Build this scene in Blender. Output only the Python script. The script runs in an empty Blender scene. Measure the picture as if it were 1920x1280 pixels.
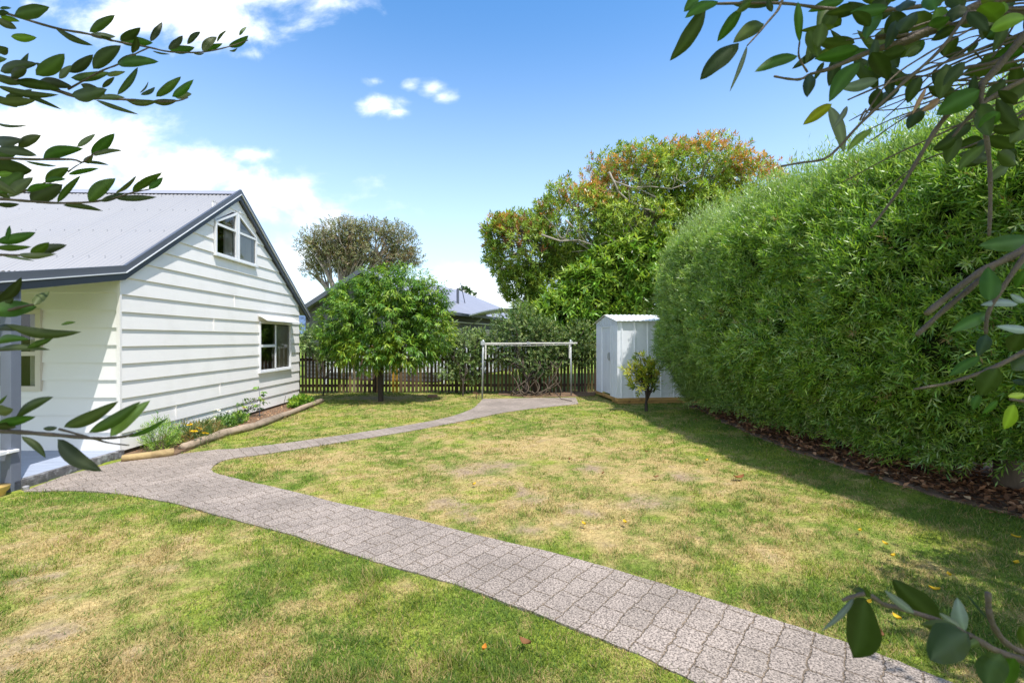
import bpy, math, random
import numpy as np
from mathutils import Vector, Matrix
random.seed(7)
R = np.random.default_rng(11)
PI = math.pi
sc = bpy.context.scene
C = sc.collection
CAMZ, F, CX, HY = 1.65, 900.0, 960.0, 636.0

def P(px, py, Y):
    return np.array([(px - CX) / F * Y, Y, CAMZ + (HY - py) / F * Y])
def G(px, py):
    Y = CAMZ * F / (py - HY)
    return np.array([(px - CX) / F * Y, Y])

# ------------------------------------------------------------------ noise
_T = R.random((256, 256))
def vnoise(x, y):
    x = np.asarray(x, float); y = np.asarray(y, float)
    xi = np.floor(x).astype(int); yi = np.floor(y).astype(int)
    fx = x - xi; fy = y - yi
    fx = fx * fx * (3 - 2 * fx); fy = fy * fy * (3 - 2 * fy)
    a = _T[xi & 255, yi & 255]; b = _T[(xi + 1) & 255, yi & 255]
    c = _T[xi & 255, (yi + 1) & 255]; d = _T[(xi + 1) & 255, (yi + 1) & 255]
    return (a * (1 - fx) + b * fx) * (1 - fy) + (c * (1 - fx) + d * fx) * fy
def fbm(x, y, o=4):
    s = 0; a = .5; t = 0
    for i in range(o):
        s = s + a * vnoise(x * 2 ** i + 17.3 * i, y * 2 ** i + 5.1 * i); t += a; a *= .5
    return s / t
def noise3(p, s=1.0):
    p = p * s
    return (vnoise(p[:, 0] + p[:, 2] * .7, p[:, 1] - p[:, 2] * .4) + vnoise(p[:, 2] + 31.7, p[:, 0] * .8 + p[:, 1] * .6 + 9.2)) / 2
def sstep(a, b, x):
    t = np.clip((x - a) / (b - a), 0, 1); return t * t * (3 - 2 * t)
def nrm(v):
    return v / np.maximum(np.linalg.norm(v, axis=-1, keepdims=True), 1e-9)
def inpoly(x, y, poly):
    r = np.zeros(np.shape(x), bool); n = len(poly)
    for i in range(n):
        x0, y0 = poly[i]; x1, y1 = poly[(i + 1) % n]
        if y0 == y1: continue
        c = ((y0 > y) != (y1 > y)) & (x < (x1 - x0) * (y - y0) / (y1 - y0) + x0)
        r ^= c
    return r

# ------------------------------------------------------------------ meshes
def link(o, parent=None):
    C.objects.link(o)
    if parent is not None: o.parent = parent
    return o
def tag(o, label=None, cat=None, group=None, kind=None):
    if label: o['label'] = label
    if cat: o['category'] = cat
    if group: o['group'] = group
    if kind: o['kind'] = kind
    return o
def empty(name, loc, label, cat, rz=0, group=None):
    o = bpy.data.objects.new(name, None); o.location = [float(v) for v in loc]; o.rotation_euler = (0, 0, rz)
    o.empty_display_size = .1
    link(o); return tag(o, label, cat, group)
def np_mesh(name, V, Fc, mat, parent=None, col=None, smooth=False, uv=None, wparent=None):
    """V (n,3); Fc (m,k) int array; col (n,3) per vertex"""
    V = np.asarray(V, np.float32)
    if parent is not None and wparent is not None:
        V = V - np.asarray(wparent, np.float32)
    me = bpy.data.meshes.new(name); m, k = Fc.shape
    me.vertices.add(len(V)); me.vertices.foreach_set('co', V.ravel())
    me.loops.add(m * k); me.loops.foreach_set('vertex_index', Fc.astype(np.int32).ravel())
    me.polygons.add(m)
    me.polygons.foreach_set('loop_start', np.arange(0, m * k, k, dtype=np.int32))
    me.polygons.foreach_set('loop_total', np.full(m, k, np.int32))
    if col is not None:
        a = me.color_attributes.new('col', 'FLOAT_COLOR', 'POINT')
        c4 = np.ones((len(V), 4), np.float32); c4[:, :3] = col
        a.data.foreach_set('color', c4.ravel())
    if uv is not None:
        u = me.uv_layers.new(name='UVMap')
        u.data.foreach_set('uv', np.asarray(uv, np.float32)[Fc.ravel()].ravel())
    me.update(calc_edges=True)
    if smooth: me.polygons.foreach_set('use_smooth', np.ones(m, bool))
    me.materials.append(mat)
    return link(bpy.data.objects.new(name, me), parent)

class MB:
    def __init__(s): s.v = []; s.f = []; s.c = []; s.cur = None
    def add(s, vs, fs, col=None):
        b = len(s.v); s.v.extend([tuple(float(a) for a in q) for q in vs]); s.f.extend([tuple(b + i for i in q) for q in fs])
        s.c.extend([col or (1, 1, 1)] * len(vs)); return s
    def hexa(s, q, col=None):   # 8 points, bottom 4 then top 4
        return s.add(q, [(3, 2, 1, 0), (4, 5, 6, 7), (0, 1, 5, 4), (1, 2, 6, 5), (2, 3, 7, 6), (3, 0, 4, 7)], col)
    def box(s, x0, x1, y0, y1, z0, z1, col=None):
        return s.hexa([(x0, y0, z0), (x1, y0, z0), (x1, y1, z0), (x0, y1, z0), (x0, y0, z1), (x1, y0, z1), (x1, y1, z1), (x0, y1, z1)], col)
    def quad(s, a, b, c, d, col=None): return s.add([a, b, c, d], [(0, 1, 2, 3)], col)
    def tube(s, pts, rad, n=6, cap=True, col=None):
        pts = [Vector([float(a) for a in p]) for p in pts]
        if not hasattr(rad, '__len__'): rad = [rad] * len(pts)
        b = len(s.v); vs = []; up = None
        for i, p in enumerate(pts):
            d = (pts[min(i + 1, len(pts) - 1)] - pts[max(i - 1, 0)])
            if d.length < 1e-9: d = Vector((0, 0, 1))
            d.normalize()
            if up is None:
                up = d.cross(Vector((0, 0, 1)))
                if up.length < .1: up = d.cross(Vector((1, 0, 0)))
            up = (up - d * up.dot(d)).normalized(); w = d.cross(up)
            for k in range(n):
                a = 2 * PI * k / n; vs.append(p + (up * math.cos(a) + w * math.sin(a)) * rad[i])
        fs = []
        for i in range(len(pts) - 1):
            for k in range(n):
                fs.append((i * n + k, i * n + (k + 1) % n, (i + 1) * n + (k + 1) % n, (i + 1) * n + k))
        if cap: fs.append(tuple(range(n))[::-1]); fs.append(tuple((len(pts) - 1) * n + k for k in range(n)))
        return s.add(vs, fs, col)
    def build(s, name, mat, parent=None, smooth=False, col=False, bevel=0):
        me = bpy.data.meshes.new(name); me.from_pydata(s.v, [], s.f)
        if col:
            a = me.color_attributes.new('col', 'FLOAT_COLOR', 'POINT')
            a.data.foreach_set('color', np.array([list(c) + [1.] for c in s.c], np.float32).ravel())
        me.update()
        if smooth: me.polygons.foreach_set('use_smooth', np.ones(len(me.polygons), bool))
        me.materials.append(mat)
        o = link(bpy.data.objects.new(name, me), parent)
        if bevel:
            b = o.modifiers.new('b', 'BEVEL'); b.width = bevel; b.segments = 2; b.limit_method = 'ANGLE'
        return o

# ------------------------------------------------------------------ materials
def lin(r, g, b):
    f = lambda c: ((c / 255 + .055) / 1.055) ** 2.4 if c > 10 else c / 255 / 12.92
    return (f(r), f(g), f(b))
def nodes(m): return m.node_tree.nodes, m.node_tree.links
def mat(name, color, rough=.6, var=.15, scale=3., bump=0., bscale=40., metal=0., spec=.5, stretch=(1, 1, 1), attr=False, var2=0., scale2=30., dirt=None, dirtscale=1.5, dirtamt=.5):
    m = bpy.data.materials.new(name); m.use_nodes = True; N, L = nodes(m); bs = N['Principled BSDF']
    bs.inputs['Roughness'].default_value = rough; bs.inputs['Metallic'].default_value = metal
    bs.inputs['Specular IOR Level'].default_value = spec
    tc = N.new('ShaderNodeTexCoord'); mp = N.new('ShaderNodeMapping'); mp.inputs['Scale'].default_value = stretch
    L.new(tc.outputs['Object'], mp.inputs[0])
    nz = N.new('ShaderNodeTexNoise'); nz.inputs['Scale'].default_value = scale; nz.inputs['Detail'].default_value = 5
    L.new(mp.outputs[0], nz.inputs[0])
    rg = N.new('ShaderNodeMapRange'); rg.inputs[1].default_value = .3; rg.inputs[2].default_value = .7
    rg.inputs[3].default_value = 1 - var; rg.inputs[4].default_value = 1 + var; L.new(nz.outputs[0], rg.inputs[0])
    mul = N.new('ShaderNodeMix'); mul.data_type = 'RGBA'; mul.blend_type = 'MULTIPLY'; mul.inputs[0].default_value = 1
    if attr:
        at = N.new('ShaderNodeAttribute'); at.attribute_name = 'col'; L.new(at.outputs['Color'], mul.inputs[6])
    else: mul.inputs[6].default_value = (*color, 1)
    L.new(rg.outputs[0], mul.inputs[7]); out = mul.outputs[2]
    if var2:
        n2 = N.new('ShaderNodeTexNoise'); n2.inputs['Scale'].default_value = scale2; n2.inputs['Detail'].default_value = 3
        L.new(mp.outputs[0], n2.inputs[0]); r2 = N.new('ShaderNodeMapRange'); r2.inputs[1].default_value = .3; r2.inputs[2].default_value = .7
        r2.inputs[3].default_value = 1 - var2; r2.inputs[4].default_value = 1 + var2; L.new(n2.outputs[0], r2.inputs[0])
        m2 = N.new('ShaderNodeMix'); m2.data_type = 'RGBA'; m2.blend_type = 'MULTIPLY'; m2.inputs[0].default_value = 1
        L.new(out, m2.inputs[6]); L.new(r2.outputs[0], m2.inputs[7]); out = m2.outputs[2]
    if dirt:
        n3 = N.new('ShaderNodeTexNoise'); n3.inputs['Scale'].default_value = dirtscale; n3.inputs['Detail'].default_value = 8; n3.inputs['Roughness'].default_value = .65
        L.new(tc.outputs['Object'], n3.inputs[0]); r3 = N.new('ShaderNodeMapRange'); r3.inputs[1].default_value = .5; r3.inputs[2].default_value = .72
        r3.inputs[3].default_value = 0; r3.inputs[4].default_value = dirtamt; L.new(n3.outputs[0], r3.inputs[0])
        m3 = N.new('ShaderNodeMix'); m3.data_type = 'RGBA'; L.new(r3.outputs[0], m3.inputs[0]); L.new(out, m3.inputs[6]); m3.inputs[7].default_value = (*dirt, 1); out = m3.outputs[2]
    L.new(out, bs.inputs['Base Color'])
    if bump:
        nb = N.new('ShaderNodeTexNoise'); nb.inputs['Scale'].default_value = bscale; nb.inputs['Detail'].default_value = 4
        L.new(mp.outputs[0], nb.inputs[0]); bp = N.new('ShaderNodeBump'); bp.inputs['Strength'].default_value = bump; bp.inputs['Distance'].default_value = .01
        L.new(nb.outputs[0], bp.inputs['Height']); L.new(bp.outputs[0], bs.inputs['Normal'])
    return m
def leafmat(name, trans=.35, rough=.45, tint=(1.3, 1.25, .5), spec=.5):
    m = bpy.data.materials.new(name); m.use_nodes = True; N, L = nodes(m); bs = N['Principled BSDF']
    bs.inputs['Roughness'].default_value = rough; bs.inputs['Specular IOR Level'].default_value = spec
    at = N.new('ShaderNodeAttribute'); at.attribute_name = 'col'
    L.new(at.outputs['Color'], bs.inputs['Base Color'])
    tr = N.new('ShaderNodeBsdfTranslucent'); mu = N.new('ShaderNodeMix'); mu.data_type = 'RGBA'; mu.blend_type = 'MULTIPLY'; mu.inputs[0].default_value = 1
    L.new(at.outputs['Color'], mu.inputs[6]); mu.inputs[7].default_value = (*tint, 1); L.new(mu.outputs[2], tr.inputs[0])
    mx = N.new('ShaderNodeMixShader'); mx.inputs[0].default_value = trans
    L.new(bs.outputs[0], mx.inputs[1]); L.new(tr.outputs[0], mx.inputs[2]); L.new(mx.outputs[0], N['Material Output'].inputs[0])
    return m
M = {}
M['leaf'] = leafmat('foliage_leaf')
M['glossy'] = leafmat('glossy_leaf', .34, .32)
M['near_leaf'] = leafmat('near_leaf', .2, .5, (1.5, 1.5, .35), .25)
M['hedge_leaf'] = leafmat('hedge_leaf', .36, .38, (1.2, 1.3, .55), .6)
M['grass'] = leafmat('grass_blade', .3, .6, (1.2, 1.2, .6), .25)
M['litter'] = leafmat('dry_leaf', .15, .7, (1.2, 1., .6), .2)
M['bark'] = mat('bark', lin(95, 82, 68), .9, .35, 6, .8, 30, stretch=(1, 1, .3))
M['darkbark'] = mat('dark_bark', lin(62, 52, 44), .9, .35, 6, .8, 30, stretch=(1, 1, .3))
M['greybark'] = mat('grey_bark', lin(150, 140, 128), .85, .3, 6, .6, 30, stretch=(1, 1, .4))
M['twig'] = mat('twig_bark', lin(98, 84, 72), .8, .3, 30, .5, 200, dirt=lin(70, 58, 48), dirtscale=20)
M['core'] = mat('dark_core', lin(38, 44, 24), 1., .5, 9, .9, 25, spec=.05)
M['white'] = mat('white_paint', lin(230, 226, 223), .55, .03, .7, .12, 60, dirt=lin(186, 182, 172), dirtscale=1.6, dirtamt=.2)
M['cream'] = mat('cream_paint', lin(225, 223, 220), .55, .02, .8, .1, 60)
M['trim'] = mat('dark_trim_metal', lin(84, 88, 98), .42, .05, 2, 0, 10)
M['trimdark'] = mat('dark_fascia_paint', lin(62, 67, 78), .5, .06, 2, 0, 10)
M['lip'] = mat('pale_lip', lin(205, 208, 212), .4, .04, 2)  # pale colour stands in for light caught by the upward-facing lip
M['soffit'] = mat('soffit_cream', lin(206, 200, 186), .7, .05, 2)
M['alu'] = mat('white_aluminium', lin(222, 222, 224), .4, .04, 3)
M['beige'] = mat('beige_trim', lin(200, 192, 176), .5, .05, 3)
M['plinth'] = mat('plinth_board', lin(84, 70, 58), .85, .3, 4, .4, 30)
M['post'] = mat('grey_post_paint', lin(104, 110, 124), .55, .06, 5, .15, 60)
M['room'] = mat('room_dark', lin(52, 46, 42), .9, .2, 2)
M['curtain'] = mat('curtain_cloth', lin(205, 198, 186), .85, .08, 6)
M['lamp'] = mat('orange_shade', lin(225, 140, 40), .6, .1, 8)
M['deck'] = mat('deck_paint', lin(150, 158, 175), .6, .08, 3, .2, 40, stretch=(1, 6, 1))
M['deckedge'] = mat('deck_edge_flaking_paint', lin(96, 94, 94), .8, .35, 8, .8, 40, dirt=lin(205, 205, 208), dirtscale=9, dirtamt=.55)
M['galv'] = mat('galvanised_steel', lin(168, 170, 172), .5, .15, 12, 0, 10, metal=.3)
M['bar'] = mat('painted_bar', lin(205, 200, 192), .5, .1, 9)
M['shedw'] = mat('white_shed_steel', lin(228, 230, 236), .42, .05, 2.5, .25, 6, dirt=lin(170, 172, 178), dirtscale=2.6, dirtamt=.35)
M['shedshade'] = mat('shaded_shed_steel', lin(196, 200, 210), .42, .05, 2.5, .1, 6)  # darker, bluer shed steel: shade of the door end put into the colour
M['lumber'] = mat('treated_pine', lin(178, 140, 82), .8, .25, 4, .3, 30, stretch=(.4, .4, 6), dirt=lin(88, 68, 40), dirtscale=5, dirtamt=.8)
M['log'] = mat('weathered_log', lin(150, 132, 112), .9, .3, 5, 1., 25, stretch=(1, .15, 1), dirt=lin(90, 76, 60), dirtscale=9, dirtamt=.8)
M['log2'] = mat('pale_pine_log', lin(164, 140, 96), .85, .2, 5, .6, 25, dirt=lin(120, 95, 60), dirtscale=9, dirtamt=.7)
M['soil'] = mat('soil', lin(112, 88, 66), .95, .35, 8, 1., 60, var2=.3, scale2=60)
M['mulch'] = mat('dark_mulch', lin(118, 94, 74), .95, .4, 8, 1., 50, var2=.35, scale2=60)
M['pot'] = mat('yellow_clay', lin(214, 176, 100), .7, .1, 8)
M['brick'] = mat('old_brick', lin(120, 92, 72), .9, .2, 12, .5, 60)
M['rust'] = mat('rusty_iron', lin(96, 62, 46), .85, .3, 25, .4, 80)
M['nroof'] = mat('neighbour_roof', lin(138, 138, 148), .5, .04, 1)
M['nwall'] = mat('neighbour_wall', lin(92, 90, 92), .75, .08, 1)
M['picket'] = mat('weathered_picket', (1, 1, 1), .9, .35, 5, .6, 30, stretch=(1, 1, .2), attr=True)
M['picketwhite'] = mat('pale_slat', lin(214, 216, 222), .6, .05, 2)
M['sheet'] = mat('polycarbonate', lin(236, 236, 234), .35, .04, 2)

def roofmat():
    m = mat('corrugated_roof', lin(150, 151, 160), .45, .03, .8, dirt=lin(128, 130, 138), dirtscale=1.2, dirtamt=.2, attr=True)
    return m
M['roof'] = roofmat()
def glassmat():
    m = bpy.data.materials.new('window_glass'); m.use_nodes = True; N, L = nodes(m); N.remove(N['Principled BSDF'])
    gl = N.new('ShaderNodeBsdfGlossy'); gl.inputs['Roughness'].default_value = .01
    tr = N.new('ShaderNodeBsdfTransparent'); tr.inputs[0].default_value = (.88, .9, .9, 1)
    fr = N.new('ShaderNodeFresnel'); fr.inputs[0].default_value = 1.75
    mx = N.new('ShaderNodeMixShader'); L.new(fr.outputs[0], mx.inputs[0]); L.new(tr.outputs[0], mx.inputs[1]); L.new(gl.outputs[0], mx.inputs[2])
    L.new(mx.outputs[0], N['Material Output'].inputs[0]); return m
M['glass'] = glassmat()

# ------------------------------------------------------------------ leaves
def leaves(name, base, d, n, length, width, col, m, parent=None, wp=None, fold=.25, droop=.0):
    """folded diamond leaf of 2 quads: 6 verts"""
    K = len(base); d = nrm(d); n = n - d * np.sum(n * d, 1, keepdims=True); n = nrm(n); s = np.cross(d, n)
    L = np.broadcast_to(np.asarray(length, float), (K,))[:, None]; W = np.broadcast_to(np.asarray(width, float), (K,))[:, None] / 2
    dn = np.array([0, 0, -1.0]) * droop
    tip = base + d * L + dn * L
    m1 = base + d * L * .42 - n * L * .02 + dn * L * .2
    lft = m1 + s * W + n * W * fold; rgt = m1 - s * W + n * W * fold
    V = np.stack([base, lft, m1, rgt, tip], 1).reshape(-1, 3)
    i = np.arange(K)[:, None] * 5
    Fc = np.concatenate([i + [0, 2, 1], i + [1, 2, 4], i + [0, 3, 2], i + [3, 4, 2]], 0)
    cc = np.repeat(col, 5, 0)
    return np_mesh(name, V, Fc, m, parent, cc, wparent=wp)

def shoots(cen, out, nl, stemL, leafL, leafW, spread=.9, droop=0., upn=.5, order=True):
    """cen (S,3) shoot base, out (S,3) shoot direction -> arrays for leaves + shoot index"""
    S = len(cen); out = nrm(out)
    t = (np.arange(nl) + R.random((S, nl))) / nl
    ang = np.arange(nl)[None] * 2.4 + R.random((S, 1)) * 6.28
    a = np.cross(out, np.array([.3, .2, .9])); a = nrm(a); b = np.cross(out, a)
    rad = a[:, None] * np.cos(ang)[..., None] + b[:, None] * np.sin(ang)[..., None]
    pos = cen[:, None] + out[:, None] * (t * stemL)[..., None]
    k = (spread * (1.15 - .7 * t))[..., None]
    d = out[:, None] * (1 - .5 * k) + rad * k + np.array([0, 0, -1.]) * droop + R.normal(0, .12, (S, nl, 3))
    nn = out[:, None] * .6 + np.array([0, 0, 1.]) * upn + R.normal(0, .35, (S, nl, 3))
    LL = leafL * (.7 + .6 * R.random((S, nl))); WW = leafW * (.75 + .5 * R.random((S, nl)))
    idx = np.repeat(np.arange(S), nl)
    return pos.reshape(-1, 3), d.reshape(-1, 3), nn.reshape(-1, 3), LL.ravel(), WW.ravel(), idx, t.ravel()

def blobs(bl, n, depth=.45, gap=.42, gs=1.2):
    """sample shoot bases on/in a union of ellipsoids (cx,cy,cz,rx,ry,rz)"""
    bl = np.array(bl, float); w = (bl[:, 3] * bl[:, 5]) ** 1.0; w /= w.sum()
    P_, O_ = [], []
    tot = 0
    while tot < n:
        k = R.choice(len(bl), n, p=w); u = nrm(R.normal(0, 1, (n, 3)))
        r = 1 - depth * R.random(n) ** 1.4
        r = r * (.9 + .22 * (noise3(u * bl[k, 3:] + bl[k, :3], 1.7) - .5) * 2)
        p = bl[k, :3] + u * bl[k, 3:] * r[:, None]
        keep = np.ones(n, bool)
        for j in range(len(bl)):
            q = np.linalg.norm((p - bl[j, :3]) / bl[j, 3:], axis=1); keep &= ~((q < 1 - depth) & (k != j))
        keep &= noise3(p, gs) > gap * (.8 + .4 * R.random(n)) - .12
        o = nrm(u / bl[k, 3:]); P_.append(p[keep]); O_.append(o[keep]); tot += keep.sum()
    return np.concatenate(P_)[:n], np.concatenate(O_)[:n]

def palette(idx, S, pal, jit=.15, w=None, pos=None, s=1.):
    pal = np.array(pal); k = R.choice(len(pal), S, p=w)
    c = pal[k] * (1 + R.normal(0, jit, (S, 1)))
    c = c[idx] * (1 + R.normal(0, jit, (len(idx), 1)))
    c[:, 0] *= 1 + R.normal(0, jit * .6, len(idx))
    return np.clip(c, .004, 1)

def limbs(mb, base, r0, targets, rt=.01, split=.45, sides=6, wob=.08, groups=6):
    """trunk from base to a fork, main limbs, then side branches to the target points"""
    T = np.array(targets); base = np.array(base, float); cen = T.mean(0)
    fork = base + (cen - base) * split; fork[:2] = base[:2] + (cen[:2] - base[:2]) * split * .6
    def path(a, b, r1, r2, n=5, w=wob):
        L = np.linalg.norm(b - a); pts = []
        o = R.normal(0, w * L, 3)
        for i in range(n + 1):
            t = i / n; pts.append(a + (b - a) * t + o * math.sin(PI * t) * .7 + (R.normal(0, w * .25 * L, 3) if 0 < i < n else 0) + np.array([0, 0, .12 * L * math.sin(PI * t)]))
        mb.tube(pts, [r1 + (r2 - r1) * i / n for i in range(n + 1)], sides, cap=False); return pts
    tp = path(base, fork, r0, r0 * .75, 5, .03)
    ks = R.choice(len(T), min(groups, len(T)), replace=False)
    seeds = T[ks]; lab = np.argmin(((T[:, None] - seeds[None]) ** 2).sum(2), 1)
    for g in range(len(seeds)):
        mem = T[lab == g]
        if not len(mem): continue
        m = mem.mean(0); node = fork + (m - fork) * .72
        p1 = path(fork, node, r0 * .55, r0 * .25, 6)
        for q in mem:
            st = p1[R.integers(2, len(p1))]; path(np.array(st), q, r0 * .16 + rt * .5, rt, 4)

# ================================================================== ground, path
def smooth_px(pts, sub=6):
    out = []; n = len(pts)
    for i in range(n - 1):
        p0 = pts[max(i - 1, 0)]; p1 = pts[i]; p2 = pts[i + 1]; p3 = pts[min(i + 2, n - 1)]
        for k in range(sub):
            t = k / sub
            out.append(tuple(.5 * (2 * b + (c - a) * t + (2 * a - 5 * b + 4 * c - d) * t * t + (-a + 3 * b - 3 * c + d) * t ** 3) for a, b, c, d in zip(p0, p1, p2, p3)))
    out.append(pts[-1]); return out
low = [(46, 922), (180, 922), (310, 941), (440, 975), (560, 1008), (700, 1053), (850, 1095), (1000, 1150), (1150, 1208), (1310, 1283), (1620, 1440)]
upp = [(2150, 1440), (1780, 1280), (1620, 1218), (1500, 1178), (1350, 1130), (1200, 1083), (1060, 1043), (900, 1005), (780, 975), (640, 945), (560, 925), (440, 897), (404, 887), (396, 880), (404, 871)]
main_px = smooth_px(low) + smooth_px(upp) + [(440, 842), (410, 843), (325, 853), (232, 864), (120, 892)]
MAIN = [tuple(G(*p)) for p in main_px]
bl = [(404, 871), (430, 861), (520, 848), (640, 829), (770, 808), (880, 787), (960, 771), (1085, 757)]
bu = [(1080, 745.5), (990, 746.5), (905, 748), (898, 756), (880, 769), (830, 785), (740, 801), (600, 822), (510, 834), (440, 842)]
side_px = smooth_px(bl) + [bu[0], bu[1]] + smooth_px(bu[2:])
SIDE = [tuple(G(*p)) for p in side_px]
LOGPX = [(342, 846), (420, 818), (480, 803), (545, 778), (604, 754)]
BED = [tuple(G(*p)) for p in [(228, 866), (330, 854), (345, 848), (420, 819), (480, 804), (545, 779), (606, 755)]] + [(-5.1, 13.0), (-5.8, 13.0)] + [(-5.66, 12.8), (-5.49, 6.76)]
HBED = [(4.2, 11.8), (4.35, 10.9), (4.22, 9.6), (4.12, 8.3), (4.18, 6.94), (4.32, 5.7), (4.5, 4.9), (4.75, 4.2), (4.95, 3.2), (5.1, 2.2), (8.2, 2.2), (8.2, 11.8)]
VBED = [tuple(G(*p)) for p in [(935, 740), (985, 745), (1060, 744), (1115, 742), (1118, 735), (935, 733)]]

def pavermat(name, rot):
    m = bpy.data.materials.new(name); m.use_nodes = True; N, L = nodes(m); bs = N['Principled BSDF']; bs.inputs['Roughness'].default_value = .85
    tc = N.new('ShaderNodeTexCoord'); mp = N.new('ShaderNodeMapping'); mp.inputs['Rotation'].default_value = (0, 0, math.radians(rot))
    L.new(tc.outputs['Object'], mp.inputs[0])
    wn = N.new('ShaderNodeTexNoise'); wn.inputs['Scale'].default_value = 4.; L.new(tc.outputs['Object'], wn.inputs[0])
    wn2 = N.new('ShaderNodeTexNoise'); wn2.inputs['Scale'].default_value = 30.; L.new(tc.outputs['Object'], wn2.inputs[0])
    def vm(op, a, b):
        n = N.new('ShaderNodeVectorMath'); n.operation = op
        for i, q in enumerate((a, b)):
            if isinstance(q, tuple): n.inputs[i].default_value = q
            else: L.new(q, n.inputs[i])
        return n.outputs[0]
    w1 = vm('MULTIPLY', vm('SUBTRACT', wn.outputs['Color'], (.5, .5, .5)), (.05, .05, 0))
    w2 = vm('MULTIPLY', vm('SUBTRACT', wn2.outputs['Color'], (.5, .5, .5)), (.03, .03, 0))
    v = vm('ADD', vm('ADD', mp.outputs[0], w1), w2)
    br = N.new('ShaderNodeTexBrick'); br.offset = .5; br.inputs['Scale'].default_value = 1; br.inputs['Brick Width'].default_value = .215; br.inputs['Row Height'].default_value = .152
    br.inputs['Mortar Size'].default_value = .006; br.inputs['Mortar Smooth'].default_value = .8; br.inputs['Bias'].default_value = 0
    br.inputs['Color1'].default_value = (*lin(140, 128, 117), 1); br.inputs['Color2'].default_value = (*lin(152, 139, 128), 1); br.inputs['Mortar'].default_value = (*lin(118, 102, 84), 1)
    L.new(v, br.inputs[0])
    sp = N.new('ShaderNodeTexNoise'); sp.inputs['Scale'].default_value = 92; sp.inputs['Detail'].default_value = 3; sp.inputs['Roughness'].default_value = .7; L.new(tc.outputs['Object'], sp.inputs[0])
    cr = N.new('ShaderNodeValToRGB'); e = cr.color_ramp.elements
    e[0].position = .38; e[0].color = (.27, .25, .24, 1); e[1].position = .5; e[1].color = (.95, .95, .95, 1)
    q = cr.color_ramp.elements.new(.66); q.color = (1.6, 1.58, 1.58, 1)
    L.new(sp.outputs[0], cr.inputs[0])
    mu = N.new('ShaderNodeMix'); mu.data_type = 'RGBA'; mu.blend_type = 'MULTIPLY'; mu.inputs[0].default_value = 1
    L.new(br.outputs['Color'], mu.inputs[6]); L.new(cr.outputs[0], mu.inputs[7])
    lg = N.new('ShaderNodeTexNoise'); lg.inputs['Scale'].default_value = 1.6; lg.inputs['Detail'].default_value = 6; L.new(tc.outputs['Object'], lg.inputs[0])
    rg = N.new('ShaderNodeMapRange'); rg.inputs[1].default_value = .3; rg.inputs[2].default_value = .7; rg.inputs[3].default_value = .82; rg.inputs[4].default_value = 1.16; L.new(lg.outputs[0], rg.inputs[0])
    m2 = N.new('ShaderNodeMix'); m2.data_type = 'RGBA'; m2.blend_type = 'MULTIPLY'; m2.inputs[0].default_value = 1
    L.new(mu.outputs[2], m2.inputs[6]); L.new(rg.outputs[0], m2.inputs[7]); L.new(m2.outputs[2], bs.inputs['Base Color'])
    b1 = N.new('ShaderNodeBump'); b1.inputs['Strength'].default_value = 1; b1.inputs['Distance'].default_value = .005; b1.invert = True; L.new(br.outputs['Fac'], b1.inputs['Height'])
    b2 = N.new('ShaderNodeBump'); b2.inputs['Strength'].default_value = .6; b2.inputs['Distance'].default_value = .005; L.new(sp.outputs[0], b2.inputs['Height']); L.new(b1.outputs[0], b2.inputs['Normal'])
    L.new(b2.outputs[0], bs.inputs['Normal']); return m

def sheet(name, poly, z, m, dz=None, kind='structure', jit=0):
    from mathutils.geometry import tessellate_polygon
    pts = [(x + R.normal(0, jit), y + R.normal(0, jit)) for x, y in poly] if jit else poly
    tri = tessellate_polygon([[Vector((x, y, 0)) for x, y in pts]])
    n = len(pts); V = [(x, y, z) for x, y in pts] + [(x, y, z - .05) for x, y in pts]
    fs = []
    for t in tri:
        a, b, c = [Vector((*pts[i], 0)) for i in t]
        fs.append(tuple(t) if (b - a).cross(c - a).z > 0 else tuple(t)[::-1])
    for i in range(n): fs.append((i, (i + 1) % n, n + (i + 1) % n, n + i))
    mb = MB().add(V, fs); o = mb.build(name, m); tag(o, kind=kind); return o
sheet('path', MAIN, .009, pavermat('paver_main', -52.3), jit=.004)
sheet('side_path', SIDE, .0092, pavermat('paver_side', -128), jit=.004)

GE = lambda px, py, rx, ry: (*G(px, py), rx / F * G(px, py)[1], abs(G(px, py - ry)[1] - G(px, py + ry)[1]) / 2)
DRY = [GE(1080, 900, 330, 75), GE(1300, 900, 190, 50), GE(150, 1190, 230, 110), GE(330, 1230, 170, 60), GE(560, 1190, 110, 30), GE(1180, 1000, 150, 40), GE(620, 860, 90, 14), GE(180, 1010, 200, 35), GE(1450, 1010, 110, 35), GE(560, 1130, 90, 25), GE(760, 745, 90, 5), GE(620, 940, 80, 20), GE(1020, 830, 200, 20)]
BARE = [GE(900, 880, 60, 13), GE(985, 925, 30, 12), GE(870, 950, 26, 8), GE(880, 965, 24, 8), GE(1085, 948, 24, 9), GE(985, 993, 36, 10), GE(840, 935, 24, 8), GE(940, 875, 30, 9), GE(70, 1050, 45, 11), GE(45, 1078, 40, 10), GE(150, 1068, 30, 9), GE(110, 1175, 35, 18), GE(130, 1112, 24, 8), GE(40, 1235, 50, 12), GE(1110, 880, 30, 6), GE(1210, 940, 40, 14), GE(1275, 890, 36, 10), GE(700, 746, 60, 3), GE(75, 1200, 60, 8)]
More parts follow.
